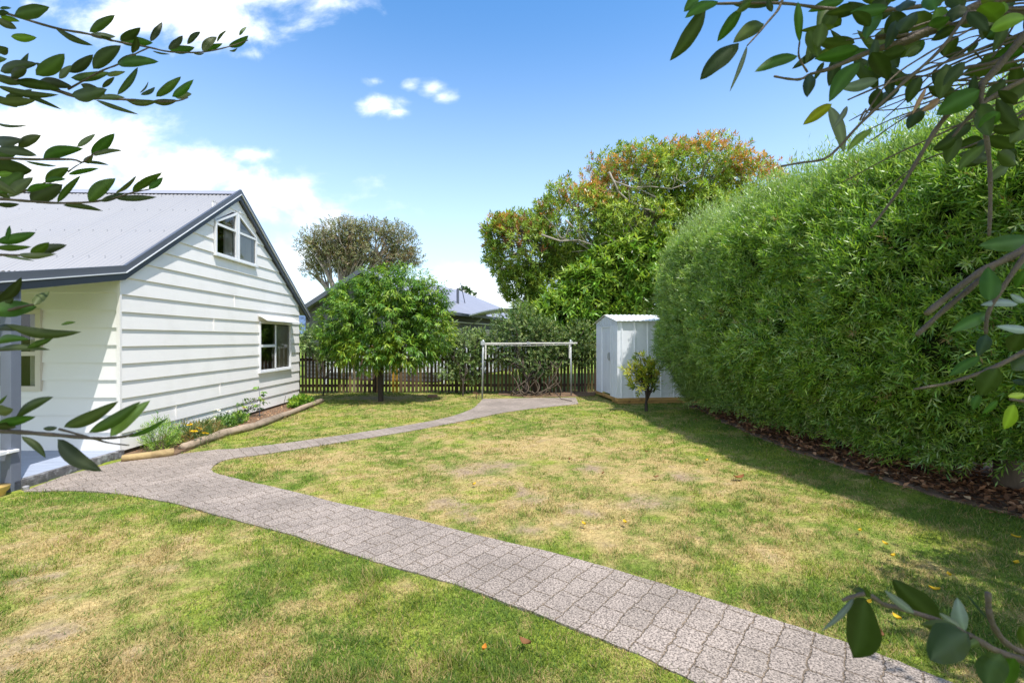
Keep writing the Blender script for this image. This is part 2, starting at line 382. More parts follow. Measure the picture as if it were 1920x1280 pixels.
LUSH = [GE(430, 1130, 150, 60), GE(265, 955, 60, 14), GE(350, 990, 60, 20), GE(640, 1060, 120, 40), GE(900, 1170, 160, 40), GE(1000, 1230, 160, 45), GE(1500, 1110, 220, 40), GE(1700, 1180, 160, 60), GE(1700, 950, 250, 40), GE(1500, 850, 220, 40), GE(1400, 790, 150, 25), GE(200, 930, 160, 8), GE(1050, 1050, 120, 20), GE(1325, 905, 40, 12), GE(680, 940, 40, 12)]
def ell(x, y, E, soft=.6):
    s = np.zeros(np.shape(x))
    for cx, cy, rx, ry in E:
        s = np.maximum(s, 1 - sstep(1 - soft, 1 + soft, np.sqrt(((x - cx) / rx) ** 2 + ((y - cy) / ry) ** 2)))
    return s
def lawn_state(x, y):
    n1 = fbm(x * 1.1, y * 1.1, 5); n2 = fbm(x * 4 + 40, y * 4, 4); n3 = fbm(x * 11 + 9, y * 11 + 3, 3)
    wx = x + (n2 - .5) * .5; wy = y + (n1 - .5) * .6
    dry = .40 + .30 * ell(wx, wy, DRY, .9) - .24 * ell(wx, wy, LUSH, .9) + .55 * (n1 - .5) + .75 * (n2 - .5) + 1.0 * (n3 - .5)
    bare = np.clip(.8 * ell(wx, wy, BARE, .8) + 1.2 * (n3 - .55) * ell(wx, wy, BARE, .8), 0, 1) * sstep(.25, .5, n3 + .15)
    bare = np.maximum(bare, sstep(.70, .80, n2) * sstep(.55, .8, dry) * .5)
    return np.clip(dry, 0, 1), bare
GREEN = np.array(lin(102, 122, 44)); LIME = np.array(lin(130, 142, 52)); STRAW = np.array(lin(172, 150, 102)); DIRT = np.array(lin(146, 127, 104)); DEEP = np.array(lin(78, 106, 42))
def lawn_color(x, y):
    d, b = lawn_state(x, y); n = fbm(x * 2 + 70, y * 2 + 11, 3); n5 = fbm(x * 26, y * 26, 2)
    g = GREEN * (1 - sstep(.45, .8, n)[..., None]) + LIME * sstep(.45, .8, n)[..., None]
    t = sstep(.1, 1.0, d)[..., None]; c = g * (1 - t) + STRAW * t
    c = c * (1 - b[..., None]) + DIRT * b[..., None]
    return c * (.72 + .5 * n5)[..., None]
def geo(a, b, k): return list(a + (b - a) * (np.linspace(0, 1, k) ** 3))
xs = sorted(set([-3000, -1200, -500, -200, -90, -45, -25, -15, -10, -8.3])) + list(np.arange(-7.4, 7.4, .055)) + [8.3, 10, 15, 25, 45, 90, 200, 500, 1200, 3000]
ys = [-3000, -500, -100, -30, -10, -4, -1, .5] + list(np.arange(1.2, 15.6, .055)) + list(np.arange(15.7, 26, .5)) + [30, 45, 90, 200, 500, 1200, 3000]
X, Y = np.meshgrid(xs, ys); nx, ny = len(xs), len(ys)
near = (np.abs(X) < 7.6) & (Y > 1) & (Y < 15.8)
Z = np.where(near, (fbm(X * 1.3, Y * 1.3, 3) - .5) * .02 + (fbm(X * 9, Y * 9, 2) - .5) * .012 - .004, 0)
c = lawn_color(X.ravel(), Y.ravel())
far = ~near.ravel(); c[far] = c[far] * .3 + np.array(lin(112, 134, 52)) * .7
i = (np.arange(ny - 1)[:, None] * nx + np.arange(nx - 1)[None]).ravel()[:, None]
M['lawn'] = mat('lawn_ground', (1, 1, 1), .95, .3, 30, .9, 90, attr=True, var2=.3, scale2=140, spec=.1)
lw = np_mesh('lawn', np.stack([X.ravel(), Y.ravel(), Z.ravel()], 1), i + [0, 1, nx + 1, nx], M['lawn'], None, c, True)
tag(lw, kind='structure')
tag(sheet('garden_bed', BED, .03, M['soil'], jit=.01), kind='structure')
_e = [(float(np.interp(y_, [2.2, 3.2, 4.2, 4.9, 5.7, 6.94, 8.3, 9.6, 10.9, 11.8], [5.1, 4.95, 4.75, 4.5, 4.32, 4.18, 4.12, 4.22, 4.35, 4.3])) + .09 * (fbm(np.array(y_ * 2.2), np.array(3.3), 3) - .5) * 2 + R.normal(0, .015), y_) for y_ in np.arange(11.8, 2.2, -.12)]
HBED = _e + [(5.1, 2.2), (8.2, 2.2), (8.2, 11.8)]
tag(sheet('hedge_bed', HBED, .02, M['mulch'], jit=.0), kind='structure')
tag(sheet('fence_bed', VBED, .016, M['soil']), kind='structure')

# grass blades
def grass(n, y0, y1, hl):
    Yb = np.exp(R.random(n) * math.log(y1 / y0) + math.log(y0)); Xb = (R.random(n) * 2 - 1) * 1.3 * Yb
    # clumping
    k = R.random(n) < .55; 
    Xb[k] += R.normal(0, .01, k.sum())
    d, b = lawn_state(Xb, Yb)
    keep = R.random(n) > b * .93
    keep &= (Xb > -8) & (Xb < 6)
    jx = Xb + R.normal(0, .018, n); jy = Yb + R.normal(0, .018, n)
    for poly in (MAIN, SIDE, BED, HBED): keep &= ~(inpoly(jx, jy, poly) & (inpoly(Xb, Yb, poly) | (R.random(n) < .5)))
    keep &= ~((Xb < -5.42) & (Yb > 5.2) & (Yb < 12.9)) & ~((Xb < -5.3) & (Yb > 5.0) & (Yb < 6.9))
    keep &= ~((Xb > 2.5) & (Xb < 4.8) & (Yb > 12.4) & (Yb < 14.3)) & (R.random(n) > .25 * d)
    return Xb[keep], Yb[keep], d[keep], b[keep]
Xb, Yb, d, b = grass(560000, 2.15, 15.0, 1)
n = len(Xb)
tall = fbm(Xb * 3 + 5, Yb * 3 + 8, 3)
tuft = sstep(.66, .78, fbm(Xb * 6.5 + 2, Yb * 6.5 + 4, 2))
h = (.015 + .024 * R.random(n)) * (1 + .9 * tuft) * (.75 + .7 * sstep(.4, .75, tall)) * (1 - .35 * d)
w = np.maximum(.0022, .00062 * Yb) * (.8 + .5 * R.random(n))
ang = R.random(n) * 6.283; lean = np.abs(R.normal(.9, .45, n))
wind = np.stack([np.full(n, .5), np.full(n, .5)], 1) * sstep(.5, 0, np.abs(Xb + 2.6) / 3)[:, None] * sstep(4.5, 3, Yb)[:, None]
dx = np.cos(ang) * lean + wind[:, 0]; dy = np.sin(ang) * lean + wind[:, 1]
bd = np.stack([Xb, Yb, np.full(n, -.003)], 1)
dirv = nrm(np.stack([dx, dy, np.ones(n)], 1)); sv = nrm(np.stack([-dy + R.normal(0, .4, n), dx + R.normal(0, .4, n), np.zeros(n)], 1))
hh = (h * (1 + .35 * lean))[:, None]
V = np.stack([bd - sv * w[:, None], bd + sv * w[:, None], bd + dirv * hh + np.array([0, 0, -1.]) * hh * .12 * lean[:, None]], 1).reshape(-1, 3)
nz = fbm(Xb * 2 + 70, Yb * 2 + 11, 3)
st = R.random(n) < sstep(.05, 1.0, d + R.normal(0, .12, n)) * .85 + .05
g = GREEN[None] * (1 - sstep(.4, .75, nz)[:, None]) + LIME[None] * sstep(.4, .75, nz)[:, None]
dp = R.random(n) < .16 + .2 * sstep(.5, .2, d); g = np.where(dp[:, None], DEEP[None], g)
cc = np.where(st[:, None], STRAW[None], g) * (1 + R.normal(0, .16, (n, 1)))
cc = np.clip(cc * np.array([1.0, 1.0, 1.]), .01, 1)
gr = np_mesh('grass', V, np.arange(n)[:, None] * 3 + [0, 1, 2], M['grass'], None, np.repeat(cc, 3, 0)); tag(gr, kind='stuff')

# ================================================================== HOUSE
H = empty('house', (-5.52, 6.75, 0), 'white weatherboard cottage with grey corrugated gable roof at the left of the lawn', 'house', rz=.028)
SL = .653; PK = 4.65; EL = 6.05
def gable(z):   # y range under the roof line at height z
    o = max(0., (z - 2.50) / SL); return o, EL - o
def board_run(mb, f, u0a, u1a, u0b, u1b, z0, z1, zb, zt, o0=.026, o1=.004):
    oo = lambda z: o0 + (o1 - o0) * (z - zb) / (zt - zb)
    a, b_, c_, d_ = f(u0a, oo(z0), z0), f(u1a, oo(z0), z0), f(u1b, oo(z1), z1), f(u0b, oo(z1), z1)
    e, g_, h_, k_ = f(u0a, -.015, z0), f(u1a, -.015, z0), f(u1b, -.015, z1), f(u0b, -.015, z1)
    mb.add([a, b_, c_, d_, e, g_, h_, k_], [(0, 1, 2, 3), (0, 4, 5, 1), (0, 3, 7, 4), (1, 5, 6, 2)])
def boards(mb, f, rng, holes, z_start, z_end, exp=.245, joints=()):
    z = z_start
    while z < z_end - .01:
        zt = min(z + exp, z_end); la, lb = rng(z); ta, tb = rng(zt)
        if lb - la < .05: break
        hs = sorted([h for h in holes if h[3] > z + 1e-3 and h[2] < zt - 1e-3])
        if not hs:
            cuts = [j for j in joints if la + .3 < j < lb - .3][:0]
            board_run(mb, f, la, lb, ta, tb, z, zt, z, z + exp)
        else:
            cu = None; a0, a1 = la, ta
            for h in hs:
                board_run(mb, f, a0, h[0], max(a1, a0) if a1 > a0 else a1, h[0], z, zt, z, z + exp)
                if h[2] > z: board_run(mb, f, h[0], h[1], h[0], h[1], z, h[2], z, z + exp)
                if h[3] < zt: board_run(mb, f, h[0], h[1], h[0], h[1], h[3], zt, z, z + exp)
                a0 = a1 = h[1]
            board_run(mb, f, a0, lb, a1, tb, z, zt, z, z + exp)
        z = zt
fg = lambda u, o, z: (o, u, z)           # gable wall
ff = lambda u, o, z: (-u, -o, z)         # front wall, u measured from the corner
W1 = (3.9, 5.49, .93, 2.04); W2 = (2.20, 3.76, 3.25, 3.90); W3 = (1.04, 2.7, .93, 2.07)
wb = MB(); boards(wb, fg, gable, [W1, (2.20, 3.76, 3.25, 4.2)], .08, 4.6)
# panel closing the slopes above the gable window
pb = MB()
pb.add([(.012, 2.20, 3.86), (.012, 2.985, 4.26), (.012, 3.76, 3.86), (.012, 3.76, 4.0), (.012, 3.0, 4.5), (.012, 2.20, 4.0)], [(0, 1, 4, 5), (1, 2, 3, 4)])
pb.build('gable_panel', M['white'], H)
fb = MB(); boards(fb, ff, lambda z: (0, 5.2), [W3], .10, 2.62, joints=())
fb.build('front_wall', M['cream'], H)
cb = MB(); cb.box(-.02, .0275, -.0275, .008, .08, 2.5)
cb.build('corner_trim', M['white'], H)
# joint slivers in the boards
for yy, zz in [(1.15, .325), (2.4, .57), (3.88, .08), (2.2, 1.795), (2.9, 2.285)]:
    wb.box(.0, .0285, yy, yy + .004, zz + .005, zz + .235)
wb.build('gable_wall', M['white'], H)
MB().box(-.03, .004, 0, EL, -.02, .078).build('plinth', M['plinth'], H)
bk = MB(); bk.quad((-4.9, EL, 0), (0, EL, 0), (0, EL, 2.5), (-4.9, EL, 2.5)); bk.build('back_wall', M['white'], H)

def ring(mb, f, poly, wd, o0, o1):
    """frame following a closed (u,z) outline, inset by wd"""
    n = len(poly); cx = sum(p[0] for p in poly) / n; cz = sum(p[1] for p in poly) / n
    ins = []
    for i in range(n):
        p0, p1, p2 = [Vector(poly[(i + k) % n]) for k in (-1, 0, 1)]
        e1 = (p1 - p0).normalized(); e2 = (p2 - p1).normalized(); n1 = Vector((-e1.y, e1.x)); n2 = Vector((-e2.y, e2.x))
        if n1.dot(Vector((cx, cz)) - p1) < 0: n1 = -n1
        if n2.dot(Vector((cx, cz)) - p1) < 0: n2 = -n2
        bi = (n1 + n2).normalized(); ins.append(p1 + bi * (wd / max(.3, bi.dot(n1))))
    for i in range(n):
        j = (i + 1) % n; a, b_, c_, d_ = poly[i], poly[j], ins[j], ins[i]
        mb.hexa([f(a[0], o0, a[1]), f(b_[0], o0, b_[1]), f(c_[0], o0, c_[1]), f(d_[0], o0, d_[1]), f(a[0], o1, a[1]), f(b_[0], o1, b_[1]), f(c_[0], o1, c_[1]), f(d_[0], o1, d_[1])])
    return ins
def hb(mb, f, u0, u1, o0, o1, z0, z1):
    mb.hexa([f(u0, o0, z0), f(u1, o0, z0), f(u1, o1, z0), f(u0, o1, z0), f(u0, o0, z1), f(u1, o0, z1), f(u1, o1, z1), f(u0, o1, z1)])
def curtain(parent, f, u0, u1, z0, z1, o=-.09, m='curtain', amp=.018, per=.07):
    n = int((u1 - u0) / .01) + 2; V = []; Fs = []
    for i in range(n):
        u = u0 + (u1 - u0) * i / (n - 1); oo = o + amp * math.sin(u / per * 2 * PI + math.sin(u * 9))
        V += [f(u, oo, z0), f(u, oo, z1)]
    for i in range(n - 1): Fs.append((2 * i, 2 * i + 2, 2 * i + 3, 2 * i + 1))
    MB().add(V, Fs).build('curtain', M[m], parent, smooth=True)
def room(parent, f, u0, u1, z0, z1, dep=1.4):
    mb = MB(); a = [f(u0, -.03, z0), f(u1, -.03, z0), f(u1, -.03, z1), f(u0, -.03, z1)]; b_ = [f(u0, -dep, z0), f(u1, -dep, z0), f(u1, -dep, z1), f(u0, -dep, z1)]
    mb.add(a + b_, [(4, 5, 6, 7), (0, 1, 5, 4), (1, 2, 6, 5), (2, 3, 7, 6), (3, 0, 4, 7)]); mb.build('room', M['room'], parent)
def pane(parent, f, poly, o=.012):
    if f is ff: poly = poly[::-1]
    MB().add([f(u, o, z) for u, z in poly], [tuple(range(len(poly)))]).build('pane', M['glass'], parent)
# living-room window in the gable wall
w = MB(); ring(w, fg, [(3.9, .93), (5.49, .93), (5.49, 2.04), (3.9, 2.04)], .036, -.03, .05)
hb(w, fg, 4.62, 4.675, -.02, .045, .98, 1.99); hb(w, fg, 3.95, 4.62, -.015, .048, 1.47, 1.53)
wo = w.build('window', M['alu'], H, bevel=.004)
pane(wo, fg, [(3.94, .97), (4.63, .97), (4.63, 1.48), (3.94, 1.48)], .03); pane(wo, fg, [(3.94, 1.52), (4.63, 1.52), (4.63, 2.0), (3.94, 2.0)], .034); pane(wo, fg, [(4.67, .97), (5.45, .97), (5.45, 2.0), (4.67, 2.0)], .008)
s = MB(); hb(s, fg, 3.86, 5.52, .0, .075, .895, .928); s.build('sill', M['alu'], wo)
curtain(wo, fg, 4.70, 5.44, .98, 1.98, o=-.035); room(wo, fg, 3.6, 5.7, .7, 2.3)
hd = MB(); hd.add([(.03, 3.84, 2.20), (.03, 5.56, 2.20), (.24, 5.56, 2.075), (.24, 3.84, 2.075), (.03, 3.84, 2.18), (.03, 5.56, 2.18), (.24, 5.56, 2.055), (.24, 3.84, 2.055)], [(0, 3, 2, 1), (4, 5, 6, 7), (0, 1, 5, 4), (1, 2, 6, 5), (2, 3, 7, 6), (3, 0, 4, 7)])
hd.build('window_hood', M['alu'], H)
# two peaked gable windows
for (ua, ub, hl, hr) in ((2.22, 2.95, 3.87, 4.20), (3.01, 3.74, 4.20, 3.87)):
    w = MB(); ins = ring(w, fg, [(ua, 3.25), (ub, 3.25), (ub, hr), (ua, hl)], .036, -.03, .055)
    hb(w, fg, ua + .045, ub - .045, -.02, .05, 3.80, 3.845)
    wo = w.build('window', M['alu'], H)
    pane(wo, fg, [(ua + .045, 3.295), (ub - .045, 3.295), (ub - .045, 3.805), (ua + .045, 3.805)], .03)
    pane(wo, fg, [(ua + .045, 3.84), (ub - .045, 3.84), (ins[2].x, ins[2].y), (ins[3].x, ins[3].y)], .025)
    cu = (ub - .30, ub - .05) if ua < 2.5 else (ua + .1, ub - .06)
    curtain(wo, fg, cu[0], cu[1], 3.3, 3.95, o=-.04, per=.05)
    s = MB(); hb(s, fg, ua - .02, ub + .02, 0, .075, 3.215, 3.248); s.build('sill', M['alu'], wo)
MB().box(.0, .045, 2.952, 3.008, 3.25, 4.22).build('mullion', M['alu'], H)
room(H, fg, 2.24, 3.72, 3.1, 3.95, .9)
MB().quad((-7.98, -.0, 0), (-7.98, 6.05, 0), (-7.98, 3.03, 4.6), (-7.98, 0, 2.6)).build('far_wall', M['white'], H)
# front window under the verandah
w = MB(); ring(w, ff, [(1.04, .93), (2.7, .93), (2.7, 2.07), (1.04, 2.07)], .07, -.03, .05); hb(w, ff, 1.11, 2.63, -.02, .045, 1.42, 1.48); hb(w, ff, 1.8, 1.85, -.02, .043, 1.0, 2.0)
wo = w.build('window', M['beige'], H)
pane(wo, ff, [(1.1, 1.0), (1.81, 1.0), (1.81, 1.43), (1.1, 1.43)], .02); pane(wo, ff, [(1.1, 1.47), (1.81, 1.47), (1.81, 2.0), (1.1, 2.0)], .022); pane(wo, ff, [(1.84, 1.0), (2.64, 1.0), (2.64, 1.43), (1.84, 1.43)], .02); pane(wo, ff, [(1.84, 1.47), (2.64, 1.47), (2.64, 2.0), (1.84, 2.0)], .02)
curtain(wo, ff, 1.12, 1.3, 1.0, 2.0); room(wo, ff, .9, 2.9, .8, 2.2)
# roof
def corr(mb, x0, x1, ya, za, yb, zb, per=.076, amp=.009, lap=.76):
    n = int((x1 - x0) / per * 6); V = []; Fs = []; CC = []
    for i in range(n + 1):
        x = x0 + (x1 - x0) * i / n; dz = amp * math.sin(2 * PI * x / per)
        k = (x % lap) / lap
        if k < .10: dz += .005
        CC.append((.13, .128, .13) if k < .022 else (.275, .268, .272))  # shadow at each sheet lap put into the vertex colour as a dark line
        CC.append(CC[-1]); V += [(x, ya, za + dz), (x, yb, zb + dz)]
    for i in range(n): Fs.append((2 * i, 2 * i + 1, 2 * i + 3, 2 * i + 2))
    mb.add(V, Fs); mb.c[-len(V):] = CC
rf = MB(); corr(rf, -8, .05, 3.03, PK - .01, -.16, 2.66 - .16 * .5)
for yy in (.25, 1.15, 2.05, 2.75):   # screw rows
    for k in range(34):
        x = -.17 - k * .228; z = PK - .01 - (3.03 - yy) * ((PK - .01 - 2.58) / 3.19) + .010
        rf.box(x - .006, x + .006, yy - .006, yy + .006, z, z + .007, (.2, .2, .22))
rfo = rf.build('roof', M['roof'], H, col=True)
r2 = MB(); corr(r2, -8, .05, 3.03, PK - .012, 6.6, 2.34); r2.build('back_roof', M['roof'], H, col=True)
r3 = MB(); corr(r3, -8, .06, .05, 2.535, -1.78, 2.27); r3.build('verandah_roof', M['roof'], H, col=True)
rc = MB(); rc.add([(-8, 2.86, 4.56), (-8, 3.03, 4.675), (-8, 3.2, 4.56), (.085, 2.86, 4.56), (.085, 3.03, 4.675), (.085, 3.2, 4.56)], [(0, 3, 4, 1), (1, 4, 5, 2)])
rc.c = [(.3, .3, .34)] * len(rc.v); rc.build('ridge_cap', M['roof'], H, col=True)
RL = [(-1.78, 2.34), (0, 2.69), (3.03, 4.70), (6.6, 2.36)]
def band(mb, o0, o1, x0, x1, pts=RL):
    for (ya, za), (yb, zb) in zip(pts[:-1], pts[1:]):
        mb.hexa([(x0, ya, za + o0), (x1, ya, za + o0), (x1, yb, zb + o0), (x0, yb, zb + o0), (x0, ya, za + o1), (x1, ya, za + o1), (x1, yb, zb + o1), (x0, yb, zb + o1)])
m_ = MB(); band(m_, -.095, .0, .045, .09); m_.build('barge_flashing', M['trim'], H)
m_ = MB(); band(m_, -.109, -.096, .045, .104); m_.build('barge_lip', M['lip'], H)
m_ = MB(); band(m_, -.205, -.11, .03, .08); m_.build('barge_board', M['trimdark'], H)
MB().quad((-8, 0, 2.56), (.07, 0, 2.56), (.07, -1.75, 2.235), (-8, -1.75, 2.235)).build('verandah_ceiling', M['soffit'], H)
MB().box(-8, .06, -1.56, -1.47, 2.10, 2.25).build('verandah_beam', M['trimdark'], H)
gt = MB(); gt.box(-8, .12, -1.88, -1.78, 2.2, 2.31); gt.build('gutter', M['trim'], H, bevel=.01)
MB().box(-.06, .055, -1.56, -1.445, -.02, 2.20).build('verandah_post', M['post'], H, bevel=.004)
dk = MB()
for k in range(11):
    dk.box(-8, .0, -1.5 + k * .137, -1.5 + k * .137 + .132, .06, .098)
dk.build('deck', M['deck'], H)
ed = MB()
for k in range(12):
    y0 = -1.52 + k * .1265
    ed.box(.003, .055 + .006 * (k % 3), y0, y0 + .1262, -.01, .098 + .002 * (k % 2))
ed.build('deck_edge', M['deckedge'], H)
MB().box(-8, .0, -1.56, -1.51, -.01, .095).build('deck_front', M['deckedge'], H)
dp = MB(); dp.tube([(-.06, -1.83, 2.2), (-.06, -1.80, 1.95), (-.035, -1.68, 1.85), (-.035, -1.66, .1)], .042, 14); dpo = dp.build('downpipe', M['white'], H, smooth=True)
MB().box(-.03, .075, -1.70, -1.60, .42, .46).box(.02, .09, -1.62, -1.5, .425, .455).build('bracket', M['alu'], dpo, bevel=.004)
lp = MB(); lp.tube([(-.38, 4.28, 1.52), (-.38, 4.28, 1.72)], [.17, .11], 20); lamp = empty('table_lamp', (0, 0, 0), 'orange shaded table lamp standing just inside the lower gable window of the house', 'lamp')
lamp.location = (-5.49, 6.75, 0); lamp.rotation_euler = (0, 0, .028)
lp.build('lamp_shade', M['lamp'], lamp, smooth=True); MB().tube([(-.38, 4.28, .7), (-.38, 4.28, .95), (-.38, 4.28, 1.2), (-.38, 4.28, 1.5)], [.09, .06, .05, .012], 12).build('lamp_base', M['bark'], lamp, smooth=True)
pt = MB(); pl = []
drain = empty('gully_drain', (-5.46, 5.06, 0), 'yellow clay gully collar around the foot of the white downpipe', 'drain')
pt.tube([(0, 0, -.01), (0, 0, .03), (0, 0, .06), (0, 0, .10)], [.085, .09, .115, .125], 20, cap=False); pt.tube([(0, 0, .10), (0, 0, .085), (0, 0, .03)], [.125, .1, .07], 20, cap=True)
pt.build('collar', M['pot'], drain, smooth=True)
for k, (dx, dy, r) in enumerate([(.13, .2, .05), (.2, .14, .035)]):
    q = G(34 + 14 * k, 914 + 3 * k)
    s_ = MB(); s_.add([(q[0] + r * math.cos(a) * (1 + .2 * math.sin(3 * a + k)), q[1] + r * math.sin(a), z) for z in (-.01, r * 1.1) for a in np.linspace(0, 6.28, 8)[:-1]], [(0, 1, 8, 7), (1, 2, 9, 8), (2, 3, 10, 9), (3, 4, 11, 10), (4, 5, 12, 11), (5, 6, 13, 12), (6, 0, 7, 13), (7, 8, 9, 10, 11, 12, 13)])
    o = s_.build('stone', M['deckedge'], bevel=.01); tag(o, 'small rough stone at the foot of the grey verandah post' if k == 0 else 'tiny rough stone beside the verandah post at the edge of the paving', 'stone')
# ================================================================== bed by the house
def log(name, pts, rads, m, label):
    mb = MB(); n = 12; P3 = []
    for i in range(len(pts) - 1):
        for k in range(5):
            t = k / 5; P3.append([pts[i][j] * (1 - t) + pts[i + 1][j] * t for j in range(3)] + [rads[i] * (1 - t) + rads[i + 1] * t])
    P3.append(list(pts[-1]) + [rads[-1]])
    for p in P3: p[3] *= 1 + R.normal(0, .03)
    mb.tube([p[:3] for p in P3], [p[3] for p in P3], n); mb.v = [tuple(np.array(v) + R.normal(0, .0055, 3)) for v in mb.v]
    o = mb.build(name, m, smooth=True); tag(o, label, 'log', 'logs edging the flower bed')
lg = [(*G(*p), .055) for p in LOGPX]
log('edging_log', lg, [.062, .07, .066, .06, .058], M['log'], 'long weathered grey log edging the flower bed beside the lawn')
e0 = G(228, 866); e1 = G(326, 854)
log('edging_log', [(*e0, .045), (*e1, .05)], [.05, .055], M['log2'], 'short pale yellowish log at the path end of the flower bed')

def bush(name, label, cat, bl, n, nl, stemL, leafL, leafW, pal, m='leaf', jit=.15, depth=.5, gap=.35, spread=.9, droop=0, upn=.5, outup=.3, w=None, trunks=None, tb='bark', group=None, gs=1.2, colf=None, part='leaves', outn=.35):
    bl = np.array(bl, float); base = np.array([bl[:, 0].mean(), bl[:, 1].mean(), 0])
    e = empty(name, base, label, cat, group=group)
    c, o = blobs(bl, n, depth, gap, gs); c[:, 2] = np.maximum(c[:, 2], .03)
    o = o + np.array([0, 0, outup]) + R.normal(0, outn, o.shape)
    p, d, nn, L, W, idx, t = shoots(c, o, nl, stemL, leafL, leafW, spread, droop, upn)
    col = palette(idx, len(c), pal, jit, w)
    if colf is not None: col = colf(p, idx, col, t)
    p[:, 2] = np.maximum(p[:, 2], .02)
    leaves(part, p, d, nn, L, W, col, M[m], e, base)
    if trunks is not None:
        mb = MB(); trunks(mb, c); mb.v = [tuple(np.array(v) - base) for v in mb.v]; mb.build('trunk', M[tb], e, smooth=True)
    return e
YG = [lin(110, 150, 50), lin(84, 124, 40), lin(150, 176, 70)]
DG = [lin(60, 92, 42), lin(44, 74, 34), lin(92, 122, 62)]
def stemsf(bx, by, r=.012, k=10):
    def f(mb, c):
        for q in c[R.choice(len(c), min(k, len(c)), replace=False)]:
            mb.tube([(bx + R.normal(0, .02), by + R.normal(0, .02), 0), ((bx + q[0]) / 2, (by + q[1]) / 2, q[2] * .6), q], [r, r * .7, r * .3], 5, cap=False)
    return f
def gb(px, py): q = G(px, py); return q[0], q[1]
x, y = gb(300, 846)
bush('lavender_bush', 'bright green upright bush at the path end of the flower bed by the cottage corner', 'bush', [(x, y, .17, .24, .2, .22), (x - .1, y + .15, .2, .15, .15, .25)], 220, 12, .14, .045, .009, YG + [lin(160, 190, 90)], outup=1.2, trunks=stemsf(x, y, .006, 14))
x, y = gb(362, 828)
gz = bush('gazania_clump', 'low clump of strap leaves with yellow daisy flowers in the flower bed', 'flowers', [(x, y, .05, .3, .45, .2), (x - .05, y + .4, .05, .22, .3, .2)], 260, 9, .05, .12, .012, [lin(96, 120, 62), lin(70, 100, 44), lin(130, 145, 90), lin(150, 130, 80)], outup=1.1, spread=.7, droop=.1)
def flowers(parent, spots, colr, r, wp, name='flower'):
    for (fx, fy, fz) in spots:
        mb = MB(); n = 12
        tilt = Matrix.Rotation(random.uniform(-.5, .5), 3, 'X') @ Matrix.Rotation(random.uniform(-.1, .6), 3, 'Y')
        for k in range(n):
            a = 2 * PI * k / n; c_, s_ = math.cos(a), math.sin(a); q = []
            for (u, v, z) in ((0, 0, .004), (r * .6, r * .22, .008), (r, 0, .002), (r * .6, -r * .22, .008)):
                q.append(tilt @ Vector((u * c_ - v * s_, u * s_ + v * c_, z)))
            mb.add([(fx - wp[0] + p.x, fy - wp[1] + p.y, fz + p.z) for p in q], [(0, 1, 2, 3)], colr)
        cc = tilt @ Vector((0, 0, .006)); mb.box(fx - wp[0] + cc.x - r * .2, fx - wp[0] + cc.x + r * .2, fy - wp[1] + cc.y - r * .2, fy - wp[1] + cc.y + r * .2, fz + .002, fz + .012, lin(120, 80, 20))
        mb.tube([(fx - wp[0], fy - wp[1], fz), (fx - wp[0] + .02, fy - wp[1], .04)], .003, 4, col=lin(90, 120, 50))
        mb.build(name, M['leaf'], parent, col=True)
wp = gz.location
flowers(gz, [P(330, 796, 7.45), P(355, 796, 7.7), P(364, 808, 7.3), P(374, 803, 7.4), P(344, 795, 7.8), P(385, 812, 7.3)], lin(244, 204, 30), .055, wp)
x, y = gb(440, 800)
g2 = bush('daisy_clump', 'low leafy clump with small white daisies midway along the flower bed', 'flowers', [(x - .1, y - .35, .04, .2, .45, .2), (x - .15, y + .25, .04, .2, .4, .16)], 260, 9, .05, .08, .016, YG + DG, outup=1.1, trunks=stemsf(x, y, .005, 8))
flowers(g2, [P(379, 790, 8.0), P(390, 788, 8.2), P(410, 769, 9.0), P(428, 771, 9.2), P(400, 786, 8.3)], lin(238, 236, 230), .045, g2.location)
for (px, py, top, lab, fl) in ((486, 782, 724, 'tall thin tomato plant with limp leaves against the weatherboards, right of the orange flower', 0), (456, 788, 748, 'shorter straggly plant with an orange flower beside the cottage wall', 1)):
    x, y = gb(px, py); h = (py - top) / F * y
    e = empty('tomato_plant', (x, y, 0), lab, 'plant', group='staked plants by the cottage wall')
    s_ = MB(); s_.tube([(0, 0, 0), (.01, .02, h * .5), (-.01, 0, h)], [.008, .006, .004], 5); s_.build('stem', M['litter'] if 0 else M['post'], e)
    k = 16; cz = np.stack([R.normal(0, .02, k), R.normal(0, .02, k), (.2 + .8 * R.random(k)) * h], 1); oo = R.normal(0, 1, (k, 3)); oo[:, 2] = .1
    p, d_, nn, L, W, idx, t = shoots(cz, oo, 7, .16, .075, .035, .8, .8)
    leaves('leaves', p, d_, nn, L, W, palette(idx, k, YG + DG, .15), M['leaf'], e)
    if fl: flowers(e, [(x + .05, y - .03, h * .62)], lin(230, 120, 30), .05, e.location)
for (a, b_, lab) in ((((468, 776)), (473, 698), 'thin dark garden stake leaning by the cottage wall between the tomato plants'), ((530, 765), (536, 741), 'short thin stake leaning at the far end of the flower bed')):
    q = G(*a); t_ = P(b_[0], b_[1], q[1] + .05)
    tag(MB().tube([(q[0], q[1], 0), t_], [.007, .005], 5).build('garden_stake', M['darkbark']), lab, 'stake', 'thin stakes in the flower bed')
x, y = gb(562, 764)
bush('leafy_clump', 'small bright green leafy clump at the far corner of the cottage', 'plant', [(x, y + .1, .08, .22, .5, .16)], 110, 8, .06, .09, .05, YG, outup=1.2)
for i_, (px, py) in enumerate(((275, 850), (283, 852), (262, 858), (500, 790), (515, 780), (440, 805))):
    pass

